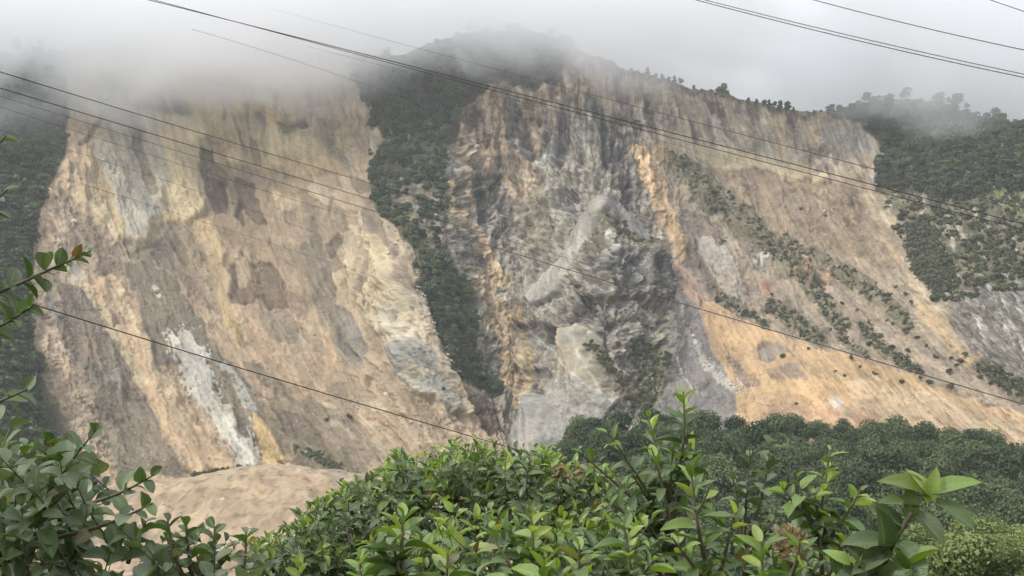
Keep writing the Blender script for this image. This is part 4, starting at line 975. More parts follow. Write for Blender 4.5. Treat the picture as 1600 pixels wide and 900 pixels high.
for px, py in sorted(dots):
    v = on_slope(px, py); s = random.uniform(1.5, 2.7); w_ = where(px, py); k = count.get(w_, 0); count[w_] = k + 1
    plant('bush', random.choice(bush_crown), bush_stem, (v.x, v.y, v.z - 0.3), s, random.uniform(.75, 1.05), f'lone dark bush, {nth(k)} from the left on {w_}', 'bush', 'lone bushes on the bare slope', 'stem')
for k, px in enumerate(range(302, 420, 9)):
    py = np.interp(px, [300, 340, 380, 420], [741, 735, 730, 729]); x = at(px, py, 500).x; y = random.uniform(505, 520)
    z = float(ground_z(np.array([x]), np.array([y]))[0][0])
    v = at(px, py + 4, y)
    plant('bush', bush_crown[k % 3], bush_stem, (v.x, y, max(z, v.z) - 0.4), random.uniform(1.7, 2.7), 0.9, f'low green bush, {nth(k)} from the left in the row along the debris mound', 'bush', 'bushes along the debris mound', 'stem')

# trees standing out on the skyline
crest_crown = [crown_mesh('crown', 9, 700, 0.9, -0.3, 2.7, 0.24, 180 + k, conic=(k % 2 == 0), mat=M_WOOD) for k in range(4)]
crest_trunk = trunk_mesh('trunk', 2.6, 0.08, 0.7, 9)
crest = [(1012, 9), (1024, 8), (1034, 9), (1044, 8), (1054, 10), (1064, 9), (1086, 8), (1116, 12), (1124, 14), (1132, 15), (1142, 13), (1152, 12), (1162, 11), (1170, 10), (1182, 8), (1194, 11), (1202, 12), (1210, 11), (1220, 12), (1230, 11), (1241, 10), (1262, 8), (1272, 7), (1284, 8), (1296, 8)]
for k, (px, h) in enumerate(crest):
    sy = float(np.interp(px, pxs, skyl)); v = on_slope(px, sy + 1)
    back_off = 16 if 1110 < px < 1180 else 1
    s = h * 0.95 / 2.6 * random.uniform(.7, 1.15)
    lab = f'dark tree, {nth(k)} from the left in the broken row along the crest'
    plant('crest_tree', crest_crown[k % 4], crest_trunk, (v.x, v.y + back_off, v.z - 1.6), s * random.uniform(.85, 1.15), random.uniform(.8, 1.15), lab, 'tree', 'trees along the crest')

# wood at the foot of the slope: every tree its own
foot_crown = [crown_mesh('crown', 18 + 4 * k, 3400, 6.4, 1.4, 13.2, 0.78, 200 + k, mat=M_WOOD) for k in range(5)]
foot_trunk = [trunk_mesh('trunk', 10.0, 0.28, 4.2, 30 + k) for k in range(3)]
cand = []; cells = []
for _ in range(9000):
    y = 205 + 250 * random.random() ** 0.8; px = random.uniform(850, 1680); a, _b = ray(px, 640); x = float(a) * y
    if px < 905 and y < 340: continue
    if px < 1000 and y < 270: continue
    if any((x - q[0]) ** 2 + (y - q[1]) ** 2 < 8.2 ** 2 for q in cells): continue
    cells.append((x, y, px))
for x, y, px in cells[:300]:
    z = float(ground_z(np.array([x]), np.array([y]))[0][0])
    s = random.uniform(.58, 1.12) * (0.8 if px < 930 else 1)
    plant('forest_tree', random.choice(foot_crown), random.choice(foot_trunk), (x, y, z), s, random.uniform(.8, 1.25), 'dark broadleaf tree crowded in the wood at the foot of the scar', 'tree', 'trees of the wood at the foot of the scar')
# lighter shrubs below it
pale_crown = [crown_mesh('crown', 16, 5200, 2.6, 0.3, 5.0, 0.24, 230 + k, mat=M_PALE) for k in range(3)]
pale_stem = trunk_mesh('stem', 4.0, 0.10, 2.0, 44)
cells = []
for _ in range(1500):
    y = random.uniform(84, 138); px = random.uniform(1370, 1650); a, _b = ray(px, 640); x = float(a) * y
    if any((x - q[0]) ** 2 + (y - q[1]) ** 2 < 4.4 ** 2 for q in cells): continue
    cells.append((x, y))
    z = float(ground_z(np.array([x]), np.array([y]))[0][0])
    plant('shrub', random.choice(pale_crown), pale_stem, (x, y, z), random.uniform(.8, 1.2), random.uniform(.9, 1.1), 'light green rounded shrub on the bank at the lower right', 'shrub', 'light shrubs on the lower right bank', 'stem')

# ------------------------------------------------------------------ power lines
m, n, l, b = new_mat('weathered cable')
b.inputs['Base Color'].default_value = (0.030, 0.026, 0.024, 1); b.inputs['Roughness'].default_value = 0.6
M_CABLE = m
def cable(pts, y0, y1, rad, label, x0=None, x1=None):
    """pts: places the line passes; y0, y1: distance in metres at the first and the last of them"""
    p = np.asarray(pts, float); co = np.polyfit(p[:, 0], p[:, 1], 2 if len(p) > 2 else 1)
    xa = p[0, 0] if x0 is None else x0; xb = p[-1, 0] if x1 is None else x1
    xs = np.linspace(xa, xb, 60); ys = np.polyval(co, xs)
    inv = 1 / y0 + (xs - p[0, 0]) / (p[-1, 0] - p[0, 0]) * (1 / y1 - 1 / y0)
    d = 1 / np.maximum(inv, 1 / 420.0)
    a, bz = ray(xs, ys)
    path = np.stack([a * d, d, bz * d], -1); rad *= 0.82
    me = join_tubes('power_line', [tube(path, [rad] * len(path), 6)], M_CABLE)
    tag(link(bpy.data.objects.new('power_line', me)), label, 'power line', 'power lines across the valley')
LFT, RGT = -220, 1820
cable([(650, 75), (860, 129), (980, 164), (1300, 247), (1600, 325)], 105, 30, 0.017, 'single dark power line above the close pair, crossing below the summit', 420, RGT)
cable([(232, 0), (600, 92), (980, 190), (1280, 267), (1600, 350)], 40, 34, 0.018, 'upper wire of the close pair crossing below the summit', 60, RGT)
cable([(242, 0), (600, 96), (980, 197), (1280, 275), (1600, 359)], 40, 34, 0.015, 'lower wire of the close pair crossing below the summit', 60, RGT)
cable([(440, 88), (560, 128), (680, 172), (720, 187)], 95, 150, 0.016, 'thin faint power line over the wooded rib', 300, 900)
cable([(610, 105), (840, 170), (1000, 207), (1140, 252)], 130, 120, 0.014, 'thin faint power line just under the close pair', 480, 1420)
cable([(0, 112), (105, 145), (360, 222), (525, 270), (680, 316)], 26, 75, 0.017, 'topmost power line crossing the left scar', LFT, 900)
cable([(0, 137), (105, 170), (360, 246), (530, 296), (690, 345)], 26, 60, 0.016, 'second power line from the top crossing the left scar', LFT, 960)
cable([(40, 162), (360, 262), (680, 360), (960, 441), (1280, 538), (1600, 632)], 62, 27, 0.016, 'long power line running from the left scar down to the orange slope at right', LFT, RGT)
cable([(0, 167), (140, 212), (260, 250), (330, 272)], 70, 80, 0.015, 'third power line from the top on the left scar, thin', LFT, 560)
cable([(0, 203), (40, 215), (215, 268), (330, 306)], 60, 90, 0.014, 'fourth power line from the top on the left scar, thin', LFT, 600)
cable([(0, 247), (75, 272), (210, 312), (360, 360), (500, 405)], 60, 95, 0.013, 'lowest thin power line on the upper left scar', LFT, 700)
cable([(20, 465), (360, 572), (480, 607), (680, 662), (850, 716)], 20, 30, 0.015, 'dark power line running down from the left leaves behind the hedge', LFT, 1300)
cable([(1088, 0), (1330, 61), (1600, 121)], 36, 32, 0.016, 'lower wire of the pair against the cloud at upper right', 900, RGT)
cable([(1102, 0), (1330, 56), (1600, 116)], 36, 32, 0.014, 'upper wire of the pair against the cloud at upper right', 900, RGT)
cable([(1272, 0), (1430, 40), (1600, 78)], 36, 32, 0.016, 'single power line against the cloud above the right-hand pair', 1100, RGT)
cable([(1548, 0), (1600, 18)], 34, 33, 0.015, 'short length of power line in the upper right corner', 1380, RGT)

# ------------------------------------------------------------------ shrubs in front of the camera
def foreleaf_material():
    m, n, l, b = new_mat('glossy shrub leaf')
    oi = n.new('ShaderNodeObjectInfo'); ge = n.new('ShaderNodeNewGeometry'); at_ = n.new('ShaderNodeAttribute'); at_.attribute_name = 'tint'
    tcn = n.new('ShaderNodeTexCoord')
    has = n.new('ShaderNodeMix'); has.data_type = 'RGBA'       # joined foliage carries its tint on the mesh, single leaves on the object
    jn = n.new('ShaderNodeAttribute'); jn.attribute_name = 'joined'
    l.new(jn.outputs['Fac'], has.inputs[0]); l.new(oi.outputs['Color'], has.inputs[6]); l.new(at_.outputs['Color'], has.inputs[7])
    nz = noise_node(n, l, 28.0, 3, 0.5, tcn.outputs['Object'])
    r1 = n.new('ShaderNodeMapRange'); r1.inputs[1].default_value = .3; r1.inputs[2].default_value = .7; r1.inputs[3].default_value = .82; r1.inputs[4].default_value = 1.18
    l.new(nz.outputs[0], r1.inputs[0])
    sc = n.new('ShaderNodeVectorMath'); sc.operation = 'SCALE'; l.new(has.outputs[2], sc.inputs[0]); l.new(r1.outputs[0], sc.inputs['Scale'])
    ac = n.new('ShaderNodeAttribute'); ac.attribute_name = 'across'; al = n.new('ShaderNodeAttribute'); al.attribute_name = 'along'
    mid = n.new('ShaderNodeMapRange'); mid.inputs[1].default_value = 0.0; mid.inputs[2].default_value = 0.16; mid.inputs[3].default_value = 0.55; mid.inputs[4].default_value = 0.0
    l.new(ac.outputs['Fac'], mid.inputs[0])
    # side veins run forward from the midrib
    va = n.new('ShaderNodeMath'); va.operation = 'MULTIPLY_ADD'; va.inputs[1].default_value = -0.28; l.new(ac.outputs['Fac'], va.inputs[0]); l.new(al.outputs['Fac'], va.inputs[2])
    vb = n.new('ShaderNodeMath'); vb.operation = 'MULTIPLY'; vb.inputs[1].default_value = 46.0; l.new(va.outputs[0], vb.inputs[0])
    vc = n.new('ShaderNodeMath'); vc.operation = 'SINE'; l.new(vb.outputs[0], vc.inputs[0])
    vd = n.new('ShaderNodeMapRange'); vd.inputs[1].default_value = 0.75; vd.inputs[2].default_value = 1.0; vd.inputs[3].default_value = 0.0; vd.inputs[4].default_value = 0.16
    l.new(vc.outputs[0], vd.inputs[0])
    ve = n.new('ShaderNodeMath'); ve.operation = 'MAXIMUM'; l.new(mid.outputs[0], ve.inputs[0]); l.new(vd.outputs[0], ve.inputs[1])
    vn = n.new('ShaderNodeMix'); vn.data_type = 'RGBA'; vn.inputs[7].default_value = (0.21, 0.26, 0.10, 1)
    l.new(ve.outputs[0], vn.inputs[0]); l.new(sc.outputs[0], vn.inputs[6])
    # brown and yellow blemishes on some leaves
    bz_ = noise_node(n, l, 19.0, 2, 0.5, tcn.outputs['Object']); bz_.noise_dimensions = '4D'; l.new(oi.outputs['Random'], bz_.inputs['W'])
    bt = n.new('ShaderNodeMapRange'); bt.inputs[1].default_value = 0.66; bt.inputs[2].default_value = 0.70; bt.inputs[3].default_value = 0.0; bt.inputs[4].default_value = 0.7
    l.new(bz_.outputs[0], bt.inputs[0])
    bl = n.new('ShaderNodeMix'); bl.data_type = 'RGBA'; bl.inputs[7].default_value = (0.19, 0.13, 0.05, 1)
    l.new(bt.outputs[0], bl.inputs[0]); l.new(vn.outputs[2], bl.inputs[6])
    bk = n.new('ShaderNodeMix'); bk.data_type = 'RGBA'; bk.inputs[7].default_value = (0.15, 0.19, 0.085, 1)   # paler underside
    fb = n.new('ShaderNodeMath'); fb.operation = 'MULTIPLY'; fb.inputs[1].default_value = 0.45
    l.new(ge.outputs['Backfacing'], fb.inputs[0]); l.new(fb.outputs[0], bk.inputs[0]); l.new(bl.outputs[2], bk.inputs[6])
    l.new(bk.outputs[2], b.inputs['Base Color'])
    b.inputs['Roughness'].default_value = 0.37; b.inputs['Specular IOR Level'].default_value = 0.5
    bp = n.new('ShaderNodeBump'); bp.inputs['Strength'].default_value = 0.25; bp.inputs['Distance'].default_value = 0.004
    l.new(nz.outputs[0], bp.inputs['Height']); l.new(bp.outputs[0], b.inputs['Normal'])
    tr = n.new('ShaderNodeBsdfTranslucent'); br = n.new('ShaderNodeVectorMath'); br.operation = 'MULTIPLY'; br.inputs[1].default_value = (1.5, 1.6, 0.7)
    l.new(bl.outputs[2], br.inputs[0]); l.new(br.outputs[0], tr.inputs[0])
    ms = n.new('ShaderNodeMixShader'); ms.inputs[0].default_value = 0.28
    l.new(b.outputs[0], ms.inputs[1]); l.new(tr.outputs[0], ms.inputs[2]); l.new(ms.outputs[0], n['Material Output'].inputs[0])
    return m
M_LEAF = foreleaf_material()
m, n, l, b = new_mat('green twig bark')
nb = noise_node(n, l, 60.0, 4); cr = n.new('ShaderNodeValToRGB')
cr.color_ramp.elements[0].color = (0.06, 0.05, 0.03, 1); cr.color_ramp.elements[1].color = (0.16, 0.14, 0.08, 1)
l.new(nb.outputs[0], cr.inputs[0]); l.new(cr.outputs[0], b.inputs['Base Color']); b.inputs['Roughness'].default_value = 0.8
M_TWIG = m

def leaf_geo(width, fold, droop, wave, tip, seed, wide=False):
    """a leaf one unit long along +Y, folded at the midrib: 7 x 5 points"""
    r = random.Random(seed); V = []; NL = 7
    for i in range(NL):
        t = i / (NL - 1)
        w = width * (math.sin(math.pi * min(1, t ** tip * 0.97 + 0.03)) ** (0.6 if wide else 0.72)) * 0.5 + 0.004
        for j in range(-2, 3):
            s = j / 2
            z = fold * abs(s) * w * 2 - droop * t * t + wave * math.sin(t * 9 + j + seed) * abs(s) * 0.5
            V.append((s * w, t, z + 0.0))
    Fc = grid_faces(NL, 5)
    return np.array(V), Fc
ACROSS = np.tile([1, .5, 0, .5, 1], 7).astype(np.float32); ALONG = np.repeat(np.linspace(0, 1, 7), 5).astype(np.float32)
def leaf_attrs(me, k=1):
    a = me.attributes.new('across', 'FLOAT', 'POINT'); a.data.foreach_set('value', np.tile(ACROSS, k))
    a = me.attributes.new('along', 'FLOAT', 'POINT'); a.data.foreach_set('value', np.tile(ALONG, k))
LEAVES = {}
for kind, wd, tip in (('oval', 0.46, 0.85), ('round', 0.66, 0.95), ('lance', 0.38, 0.80)):
    L = []
    for k, (fo, dr, wa) in enumerate(((0.30, 0.10, 0.015), (0.45, 0.28, 0.03), (0.15, 0.42, 0.04), (0.55, -0.06, 0.02), (0.25, 0.20, 0.05))):
        V, Fc = leaf_geo(wd * (1 + 0.06 * (k - 2)), fo, dr, wa, tip, k, kind == 'round')
        me = mesh_np('leaf', V, Fc); me.flip_normals(); leaf_attrs(me); me.materials.append(M_LEAF)
        L.append((me, V, Fc))
    LEAVES[kind] = L

class Shrub:
    def __init__(self, name, base, label, cat='shrub', group='shrubs in front of the camera'):
        self.e = link(bpy.data.objects.new(name, None)); self.e.location = base; self.e.empty_display_size = 0.1
        tag(self.e, label, cat, group); self.base = np.array(base); self.tubes = []; self.leaves = []; self.tw = []
    def stem(self, path, r0, r1, main=False):
        path = np.asarray(path, float) - self.base
        (self.tubes if main else self.tw).append(tube(path, np.linspace(r0, r1, len(path)), 6 if main else 5))
    def leaf(self, p, d, nrm, size, kind, tint):
        d = Vector(d).normalized(); nv = Vector(nrm); x = d.cross(nv)
        if x.length < 1e-4: x = d.cross(Vector((0.3, 0.5, 0.8)))
        x.normalize(); z = x.cross(d).normalized()
        self.leaves.append((Vector(p), x, d, z, size * 0.9, kind, random.randrange(5), tint))
    def shoot(self, root, tip, nleaf, size, kind='oval', pal=None, t0=0.2, bend=0.06, young=0.25, r0=0.006, out=0.9, up=0.35):
        root, tip = Vector(root), Vector(tip); L = (tip - root).length
        side = Vector((random.uniform(-1, 1), random.uniform(-1, 1), 0)) * L * bend
        pts = []
        for i in range(9):
            t = i / 8; pts.append(root.lerp(tip, t) + side * math.sin(math.pi * t) - Vector((0, 0, L * bend * 0.5 * math.sin(math.pi * t))))
        self.stem(pts, r0, r0 * 0.3)
        ax = (pts[-1] - pts[-3]).normalized()
        a = Vector((0.2, -0.4, 0.9)).cross(ax); a = a.normalized() if a.length > 1e-3 else Vector((1, 0, 0)); b2 = ax.cross(a)
        ph = random.uniform(0, 6.28)
        for k in range(nleaf):
            t = t0 + (1 - t0) * (k + 0.5) / nleaf; f = t * 8; i = min(7, int(f)); p = pts[i].lerp(pts[i + 1], f - i)
            an = ph + k * 2.39996 + random.uniform(-.3, .3)
            rad = a * math.cos(an) + b2 * math.sin(an)
            lift = 0.25 + 0.9 * max(0, (t - 0.6) / 0.4)
            d = rad * out + ax * lift + Vector((0, 0, random.uniform(-.25, up * 0.6)))
            nrm = Vector((0, -0.15, 1)) * 0.9 + ax * 0.5 - rad * 0.2 + Vector((random.gauss(0, .45), random.gauss(-.1, .45), 0))
            s = size * random.uniform(.75, 1.15) * (1.0 - 0.45 * max(0, (t - 0.75) / 0.25)) * (0.75 + 0.25 * min(1, t / 0.4))
            yy = t > 1 - young
            self.leaf(p + d.normalized() * s * 0.06, d, nrm, s * (random.uniform(.55, .8) if random.random() < .2 else 1), kind, pick(pal, yy) if random.random() > .025 else random.choice([BROWN, (0.26, 0.24, 0.06)]))
    def done(self, limit=290):
        if self.tubes:
            o = link(bpy.data.objects.new('stem', join_tubes('stem', self.tubes, M_BARK)), self.e)
        if self.tw:
            o = link(bpy.data.objects.new('twigs', join_tubes('twigs', self.tw, M_TWIG)), self.e)
        bs = Vector(self.base)
        inv = []
        for i, q in enumerate(self.leaves):
            p = q[0]; a, b_ = p.x / max(.1, p.y), p.z / max(.1, p.y)
            inside = abs(a) < 0.475 and -0.165 < b_ < 0.40
            inv.append((0 if inside else 1, p.y / q[4], i))
        inv.sort(); near = [i for _, _, i in inv[:limit]]; rest = [i for _, _, i in inv[limit:]]
        for i in near:
            p, x, d, z, s, kind, k, tint = self.leaves[i]
            o = bpy.data.objects.new('leaf', LEAVES[kind][k][0]); col.objects.link(o); o.parent = self.e
            M = Matrix((x, d, z)).transposed().to_4x4() @ Matrix.Scale(s, 4); M.translation = p - bs
            o.matrix_basis = M; o.color = (*tint, 1)
        if rest:
            V = []; Fc = []; T = []; off = 0
            for i in rest:
                p, x, d, z, s, kind, k, tint = self.leaves[i]; _, lv, lf = LEAVES[kind][k]
                Mx = np.array([x, d, z]); v = lv @ Mx * s + np.array(p - bs); V.append(v); Fc.append(lf + off); off += len(v)
                T.append(np.tile((*tint, 1.0), (len(v), 1)))
            me = mesh_np('foliage', np.concatenate(V), np.concatenate(Fc)[:, ::-1]); a = me.attributes.new('tint', 'FLOAT_COLOR', 'POINT')
            a.data.foreach_set('color', np.concatenate(T).astype(np.float32).ravel()); leaf_attrs(me, len(rest)); j_ = me.attributes.new('joined', 'FLOAT', 'POINT'); j_.data.foreach_set('value', np.ones(off, np.float32)); me.materials.append(M_LEAF)
            o = link(bpy.data.objects.new('foliage', me), self.e); o['kind'] = 'stuff'

DARK, MID, BRI, YEL, GRY = (0.042, 0.078, 0.028), (0.075, 0.130, 0.036), (0.215, 0.320, 0.045), (0.34, 0.41, 0.07), (0.085, 0.118, 0.066)
BROWN = (0.16, 0.085, 0.035)
def pick(pal, young):
    pal = pal or 'mix'
    if pal == 'grey': c = random.choice([GRY, (0.105, 0.14, 0.08), DARK, (0.135, 0.172, 0.102), (0.16, 0.195, 0.125), MID, (0.05, 0.075, 0.03)])  # grey-green leaves; the palest tones are lightened to imitate sheen
    elif pal == 'hedge': c = random.choice([DARK, DARK, MID, MID, (0.085, 0.13, 0.03), (0.045, 0.08, 0.03)])
    elif pal == 'bright': c = random.choice([MID, (0.09, 0.15, 0.035), BRI])
    else: c = random.choice([DARK, MID, MID, (0.07, 0.12, 0.035)])
    if young: c = random.choice([BRI, BRI, YEL, (0.10, 0.17, 0.035)]) if pal != 'grey' else random.choice([MID, (0.09, 0.14, 0.05), GRY])
    f = random.uniform(.8, 1.2); return tuple(q * f for q in c)

def gz(x, y): return float(ground_z(np.array([x]), np.array([y]))[0][0])
def base_at(px, y):
    x = float(ray(px, 640)[0]) * y; return (x, y, gz(x, y))

def bushy(name, px0, px1, top, y0, y1, nshoot, nleaf, size, pal, kind, label, young=0.2, spread=0.28, base_px=None, depth_down=0.5):
    """a full shrub: shoots fill the body under the outline `top` (px -> py)"""
    yb = (y0 + y1) / 2
    S = Shrub(name, base_at(base_px or (px0 + px1) / 2, yb), label)
    b = Vector(S.base); tx = [t[0] for t in top]; ty = [t[1] for t in top]
    crown_c = at((px0 + px1) / 2, np.interp((px0 + px1) / 2, tx, ty) + 130, yb)
    for k in range(6):
        tgt = at(random.uniform(px0 * .7 + px1 * .3, px0 * .3 + px1 * .7), random.uniform(900, 980), random.uniform(y0, y1))
        S.stem([b, b.lerp(tgt, .5) + Vector((random.uniform(-.08, .08), random.uniform(-.08, .08), 0)), tgt], 0.009, 0.003, main=True)
    for k in range(nshoot):
        px = random.uniform(px0, px1); t = np.interp(px, tx, ty) + 9 * math.sin(px / 17.0) + 6 * math.sin(px / 7.3 + 1) + random.gauss(0, 5)
        f = random.random()
        py = t + (0 if k % 3 == 0 else (960 - t) * f ** 1.2)
        y = y0 + (y1 - y0) * (random.random() if k % 3 == 0 else random.random() ** 1.6)
        tip = at(px, py, y)
        dr = (tip - crown_c); dr.normalize()
        dr = (dr * 0.6 + Vector((random.gauss(0, .5), random.gauss(-.3, .4), 0.55))).normalized()
        S.shoot(tip - dr * spread * random.uniform(.7, 1.2), tip, nleaf, size, kind, pal, young=young * random.uniform(.6, 1.8) if random.random() < .65 else 0.0, r0=0.0028)
    return S

# left shrub with rounded grey-green leaves
S = bushy('rounded_leaf_shrub', -60, 190, [(-60, 705), (0, 695), (60, 690), (110, 715), (150, 770), (190, 830)], 2.3, 3.3, 84, 10, 0.066, 'grey', 'round', 'grey-green shrub with rounded leaves filling the lower left corner', young=0.12)
S.shoot(at(60, 790, 2.7), at(150, 672, 2.6), 11, 0.058, 'round', 'grey')
S.shoot(at(80, 800, 2.6), at(240, 742, 2.5), 12, 0.058, 'round', 'grey')
S.shoot(at(90, 840, 2.5), at(238, 786, 2.4), 10, 0.060, 'round', 'grey')
S.shoot(at(-20, 760, 2.6), at(30, 640, 2.7), 8, 0.055, 'round', 'grey')
S.done()
S = bushy('rounded_leaf_shrub', 215, 400, [(215, 850), (250, 850), (300, 838), (360, 840), (400, 860)], 2.4, 3.1, 46, 9, 0.056, 'grey', 'round', 'low grey-green sprays between the left shrub and the hedge', young=0.1)
for a_, b_ in (((285, 900), (262, 812)), ((330, 910), (335, 822)), ((300, 900), (290, 820)), ((375, 910), (385, 832)), ((200, 880), (228, 815))):
    S.shoot(at(*a_, 2.6), at(*b_, 2.6), 9, 0.052, 'round', 'grey')
S.done()
# branch reaching in from the left
S = Shrub('overhanging_shrub', base_at(-330, 2.2), 'branches with dark rounded leaves reaching in from the left edge')
bb = Vector(S.base); k1 = at(-160, 520, 2.2); S.stem([bb, bb.lerp(k1, .55) + Vector((.04, 0, 0)), k1, at(-120, 330, 2.25)], 0.03, 0.012, main=True)
S.shoot(k1, at(142, 392, 2.15), 18, 0.052, 'round', 'grey', t0=0.45, bend=0.03)
S.shoot(at(-140, 560, 2.2), at(52, 478, 2.1), 13, 0.05, 'round', 'grey', t0=0.45)
S.shoot(at(-140, 420, 2.2), at(12, 296, 2.1), 7, 0.055, 'round', 'grey', t0=0.5)
S.shoot(at(-140, 360, 2.2), at(10, 212, 2.1), 6, 0.055, 'round', 'grey', t0=0.5)
S.shoot(at(-140, 660, 2.2), at(42, 608, 2.1), 8, 0.058, 'round', 'grey', t0=0.45)
S.done()
# dense hedge in the middle
S = bushy('hedge_shrub', 395, 610, [(395, 862), (430, 835), (470, 808), (520, 775), (560, 752), (610, 728)], 3.3, 4.4, 200, 12, 0.054, 'hedge', 'oval', 'left, lower end of the small-leaved hedge beside the debris mound', young=0.18)
for t_ in ((470, 806), (515, 800), (545, 757), (556, 742)): S.shoot(at(t_[0] + 10, t_[1] + 70, 3.8), at(*t_, 3.8), 10, 0.055, 'oval', 'hedge', young=0.3)
S.done()
S = bushy('hedge_shrub', 590, 800, [(590, 735), (620, 722), (660, 712), (700, 706), (760, 700), (800, 706)], 3.4, 4.6, 260, 12, 0.054, 'hedge', 'oval', 'middle, highest part of the small-leaved hedge', young=0.2)
for t_ in ((620, 704), (685, 698), (710, 690), (745, 686), (770, 688)): S.shoot(at(t_[0] + 8, t_[1] + 70, 4.0), at(*t_, 4.0), 11, 0.055, 'lance', 'hedge', young=0.35)
S.done()
S = bushy('hedge_shrub', 790, 985, [(790, 704), (840, 712), (880, 724), (930, 735), (985, 745)], 3.3, 4.5, 230, 12, 0.055, 'hedge', 'oval', 'right part of the small-leaved hedge with a few dry orange-brown leaves', young=0.2)
for q in range(16):
    c_ = at(random.gauss(888, 16), random.gauss(736, 8), 3.3)
    S.leaf(c_, (random.gauss(0, 1), random.gauss(-.3, .6), random.gauss(0, .5)), (random.gauss(0, .5), -.6, .6), 0.042, 'oval', random.choice([BROWN, (0.24, 0.13, 0.06), (0.20, 0.15, 0.07)]))
for t_ in ((845, 702), (868, 700)): S.shoot(at(t_[0] + 4, t_[1] + 60, 3.7), at(*t_, 3.7), 9, 0.05, 'oval', 'hedge', young=0.4)
S.done()
# tall leafy shrub right of the middle
S = Shrub('tall_shrub', base_at(1055, 2.9), 'tall shrub with large glossy leaves rising above the hedge')
b0 = Vector(S.base); trunk_top = at(1048, 760, 2.9); S.stem([b0, at(1056, 960, 2.9), at(1050, 860, 2.9), trunk_top], 0.022, 0.011, main=True)
for r_, t_, nl, sz in (((1045, 790), (1068, 612), 20, .074), ((1045, 800), (1012, 648), 13, .064), ((1040, 820), (948, 672), 14, .066), ((1045, 830), (905, 706), 12, .060), ((1050, 800), (1052, 700), 12, .07), ((1040, 850), (935, 770), 11, .066),
                       ((1050, 850), (990, 745), 12, .068), ((1050, 880), (1000, 800), 12, .07), ((1055, 860), (1110, 760), 11, .066), ((1040, 900), (930, 830), 12, .068), ((1050, 930), (1040, 850), 12, .07), ((1055, 900), (1130, 820), 11, .066),
                       ((1050, 850), (1018, 700), 12, .068), ((1055, 800), (1090, 690), 11, .066)):
    S.shoot(at(*r_, 2.9), at(*t_, random.uniform(2.65, 3.05)), nl, sz, 'oval', 'mix', young=0.22, t0=0.18)
S.done()
S = Shrub('bright_shoot_shrub', base_at(1115, 2.1), 'shoot with bright green tip and broad leaves in front of the tall shrub')
b0 = Vector(S.base); S.stem([b0, at(1125, 1000, 2.1), at(1118, 930, 2.1)], 0.014, 0.008, main=True)
for r_, t_, nl, sz in (((1120, 930), (1080, 735), 22, .072), ((1118, 930), (1150, 800), 13, .066), ((1120, 940), (1050, 840), 12, .066)):
    S.shoot(at(*r_, 2.1), at(*t_, 2.05), nl, sz, 'lance', 'bright', young=0.22, t0=0.05)
S.done()
S = Shrub('pale_leaf_shrub', base_at(1200, 3.2), 'sparse shrub with pale rounded leaves in front of the wood')
b0 = Vector(S.base); S.stem([b0, at(1160, 960, 3.2), at(1162, 860, 3.2)], 0.014, 0.007, main=True)
for r_, t_, nl, sz in (((1162, 860), (1205, 690), 12, .056), ((1162, 860), (1172, 700), 12, .054), ((1164, 880), (1218, 800), 9, .052), ((1160, 860), (1140, 722), 9, .052), ((1164, 900), (1188, 815), 9, .052)):
    S.shoot(at(*r_, 3.2), at(*t_, 3.15), nl, sz, 'round', 'grey', young=0.2, t0=0.35)
S.done()
S = Shrub('upright_shrub', base_at(1290, 2.6), 'upright shrub with a crown of yellow-green young leaves standing before the wood')
b0 = Vector(S.base); S.stem([b0, at(1283, 1000, 2.6), at(1285, 900, 2.6)], 0.016, 0.008, main=True)
for r_, t_, nl, sz in (((1285, 900), (1298, 702), 22, .066), ((1288, 860), (1245, 742), 12, .064), ((1290, 850), (1345, 765), 12, .06), ((1290, 830), (1222, 762), 10, .06), ((1285, 920), (1240, 850), 11, .06), ((1285, 920), (1330, 830), 11, .06), ((1288, 860), (1272, 770), 11, .06)):
    S.shoot(at(*r_, 2.6), at(*t_, 2.55), nl, sz, 'oval', 'bright', young=0.35, t0=0.12)
S.done()
S = Shrub('large_leaf_shrub', base_at(1370, 1.75), 'shrub with the largest leaves, nearest to the camera at lower right')
b0 = Vector(S.base); S.stem([b0, at(1366, 1100, 1.75), at(1368, 910, 1.75), at(1395, 850, 1.72), at(1425, 800, 1.7)], 0.007, 0.0035, main=True)
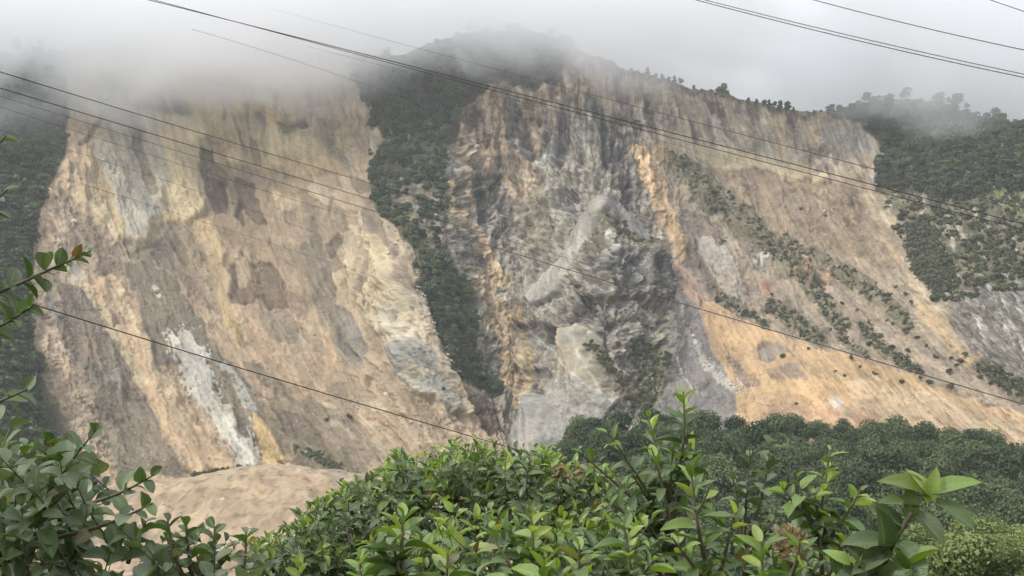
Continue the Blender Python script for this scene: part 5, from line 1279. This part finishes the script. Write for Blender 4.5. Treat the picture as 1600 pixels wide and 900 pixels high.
for (px, py), (dx, dy, dz), nrm, sz, tint in (((1452, 772), (.95, -.1, .30), (-.2, -.55, .8), .092, BRI), ((1450, 775), (-.9, -.2, .45), (.1, -.7, .7), .088, (0.15, 0.22, 0.03)), ((1455, 778), (-.35, -.2, .75), (.5, -.7, .4), .06, YEL), ((1462, 785), (.75, -.3, -.45), (.3, -.7, .6), .078, MID),
                                              ((1435, 790), (-.9, -.3, .15), (.1, -.5, .9), .08, MID), ((1430, 800), (.5, -.5, -.6), (.2, -.8, .4), .07, DARK), ((1395, 850), (-.95, -.3, .1), (0, -.6, .8), .098, (0.085, 0.125, 0.06)), ((1380, 862), (-.1, -.5, .6), (.2, -.9, .3), .09, DARK), ((1392, 860), (-.9, -.4, -.35), (.1, -.6, .8), .09, GRY),
                                              ((1400, 845), (.3, -.4, -.8), (.3, -.9, .3), .085, MID), ((1405, 835), (-.5, -.2, .8), (.4, -.8, .4), .07, MID), ((1372, 895), (-.9, -.3, 0), (0, -.5, .8), .09, GRY), ((1376, 890), (.8, -.4, -.2), (0, -.6, .8), .085, MID), ((1420, 815), (.1, -.3, .9), (.2, -.9, .2), .066, (0.09, 0.14, .04)),
                                              ((1448, 785), (.2, -.4, .8), (0, -.9, .3), .06, BRI), ((1412, 822), (-.8, -.2, .5), (.2, -.7, .6), .075, MID), ((1372, 905), (-.5, -.4, .6), (.2, -.8, .4), .085, DARK), ((1370, 915), (.6, -.4, .5), (-.2, -.8, .4), .085, MID)):
    S.leaf(at(px, py, 1.72), (dx, dy, dz), nrm, sz, 'oval', tint)
for t_ in ((1330, 880), (1420, 880), (1290, 905)): S.shoot(at(1368, 960, 1.75), at(*t_, 1.7), 8, .08, 'oval', 'mix', young=0.2)
S.done()
# front row of bright young shoots along the bottom edge
fr = [(630, 800, 2.1, 'bright young shoot with broad leaves in front of the middle hedge'), (700, 865, 2.2, 'short bright shoot at the bottom edge under the hedge'), (560, 872, 2.3, 'bright shoot at the bottom edge left of the middle'), (830, 806, 2.4, 'bright shoot in front of the right part of the hedge'),
      (975, 822, 2.2, 'bright shoot left of the tall shrub stem'), (770, 822, 2.6, 'slim bright shoot in front of the darkest part of the hedge'), (905, 850, 2.2, 'low bright shoot between hedge and tall shrub'), (1190, 846, 2.0, 'bright narrow-leaved shoot beside the dry blossom'), (470, 880, 2.6, 'low shoot at the bottom edge under the left hedge end'), (745, 900, 2.0, 'lowest bright shoot at the middle of the bottom edge'), (850, 880, 2.0, 'broad-leaved shoot at the bottom edge right of the middle')]
for px, py, y, lab in fr:
    S = Shrub('young_shoot', base_at(px + random.uniform(-20, 20), y), lab, 'shoot', 'young shoots along the bottom edge')
    b0 = Vector(S.base); S.stem([b0, at(px + 8, 1020, y), at(px + 5, py + 120, y)], 0.010, 0.006, main=True)
    S.shoot(at(px + 5, py + 120, y), at(px, py, y), 17, .068, 'lance' if px == 1190 else 'oval', 'bright', young=0.4, t0=0.0)
    for q in range(3):
        S.shoot(at(px + 5, py + 130, y), at(px + random.uniform(-60, 60), py + random.uniform(35, 80), y), 10, .062, 'oval', 'mix' if q else 'bright', young=0.2, t0=0.15)
    S.done()
# undergrowth closing the lower right corner behind the shoots
S = bushy('undergrowth_shrub', 1120, 1400, [(1120, 850), (1200, 862), (1300, 868), (1400, 880)], 2.8, 3.6, 90, 10, .060, 'mix', 'oval', 'leafy undergrowth along the bottom edge right of the tall shrub', young=0.15); S.done()
S = bushy('undergrowth_shrub', 560, 1060, [(560, 850), (700, 800), (800, 800), (900, 790), (1000, 800), (1060, 820)], 2.6, 3.3, 150, 10, .060, 'mix', 'oval', 'leafy undergrowth between the hedge and the bottom edge', young=0.25); S.done()
# dry blossom
S = Shrub('dry_blossom', base_at(1236, 2.3), 'dry pinkish-brown blossom cluster at the bottom right', 'blossom', 'shrubs in front of the camera')
b0 = Vector(S.base); S.stem([b0, at(1240, 1000, 2.3), at(1236, 868, 2.3)], 0.008, 0.004, main=True)
for q in range(150):
    v = Vector((random.gauss(0, 1), random.gauss(0, 1), random.gauss(0, 1))).normalized() * random.uniform(.4, 1)
    p = at(1235, 848, 2.3) + Vector((v.x * .032, v.y * .032, v.z * .040))
    S.leaf(p, v + Vector((0, 0, .4)), (random.gauss(0, 1), -1, random.gauss(0, 1)), random.uniform(.010, .018), 'round', random.choice([(0.30, 0.17, 0.11), (0.24, 0.13, 0.085), (0.36, 0.24, 0.17)]))
S.shoot(at(1236, 900, 2.3), at(1250, 845, 2.25), 6, .055, 'lance', 'bright', young=1.0)
S.done(200)
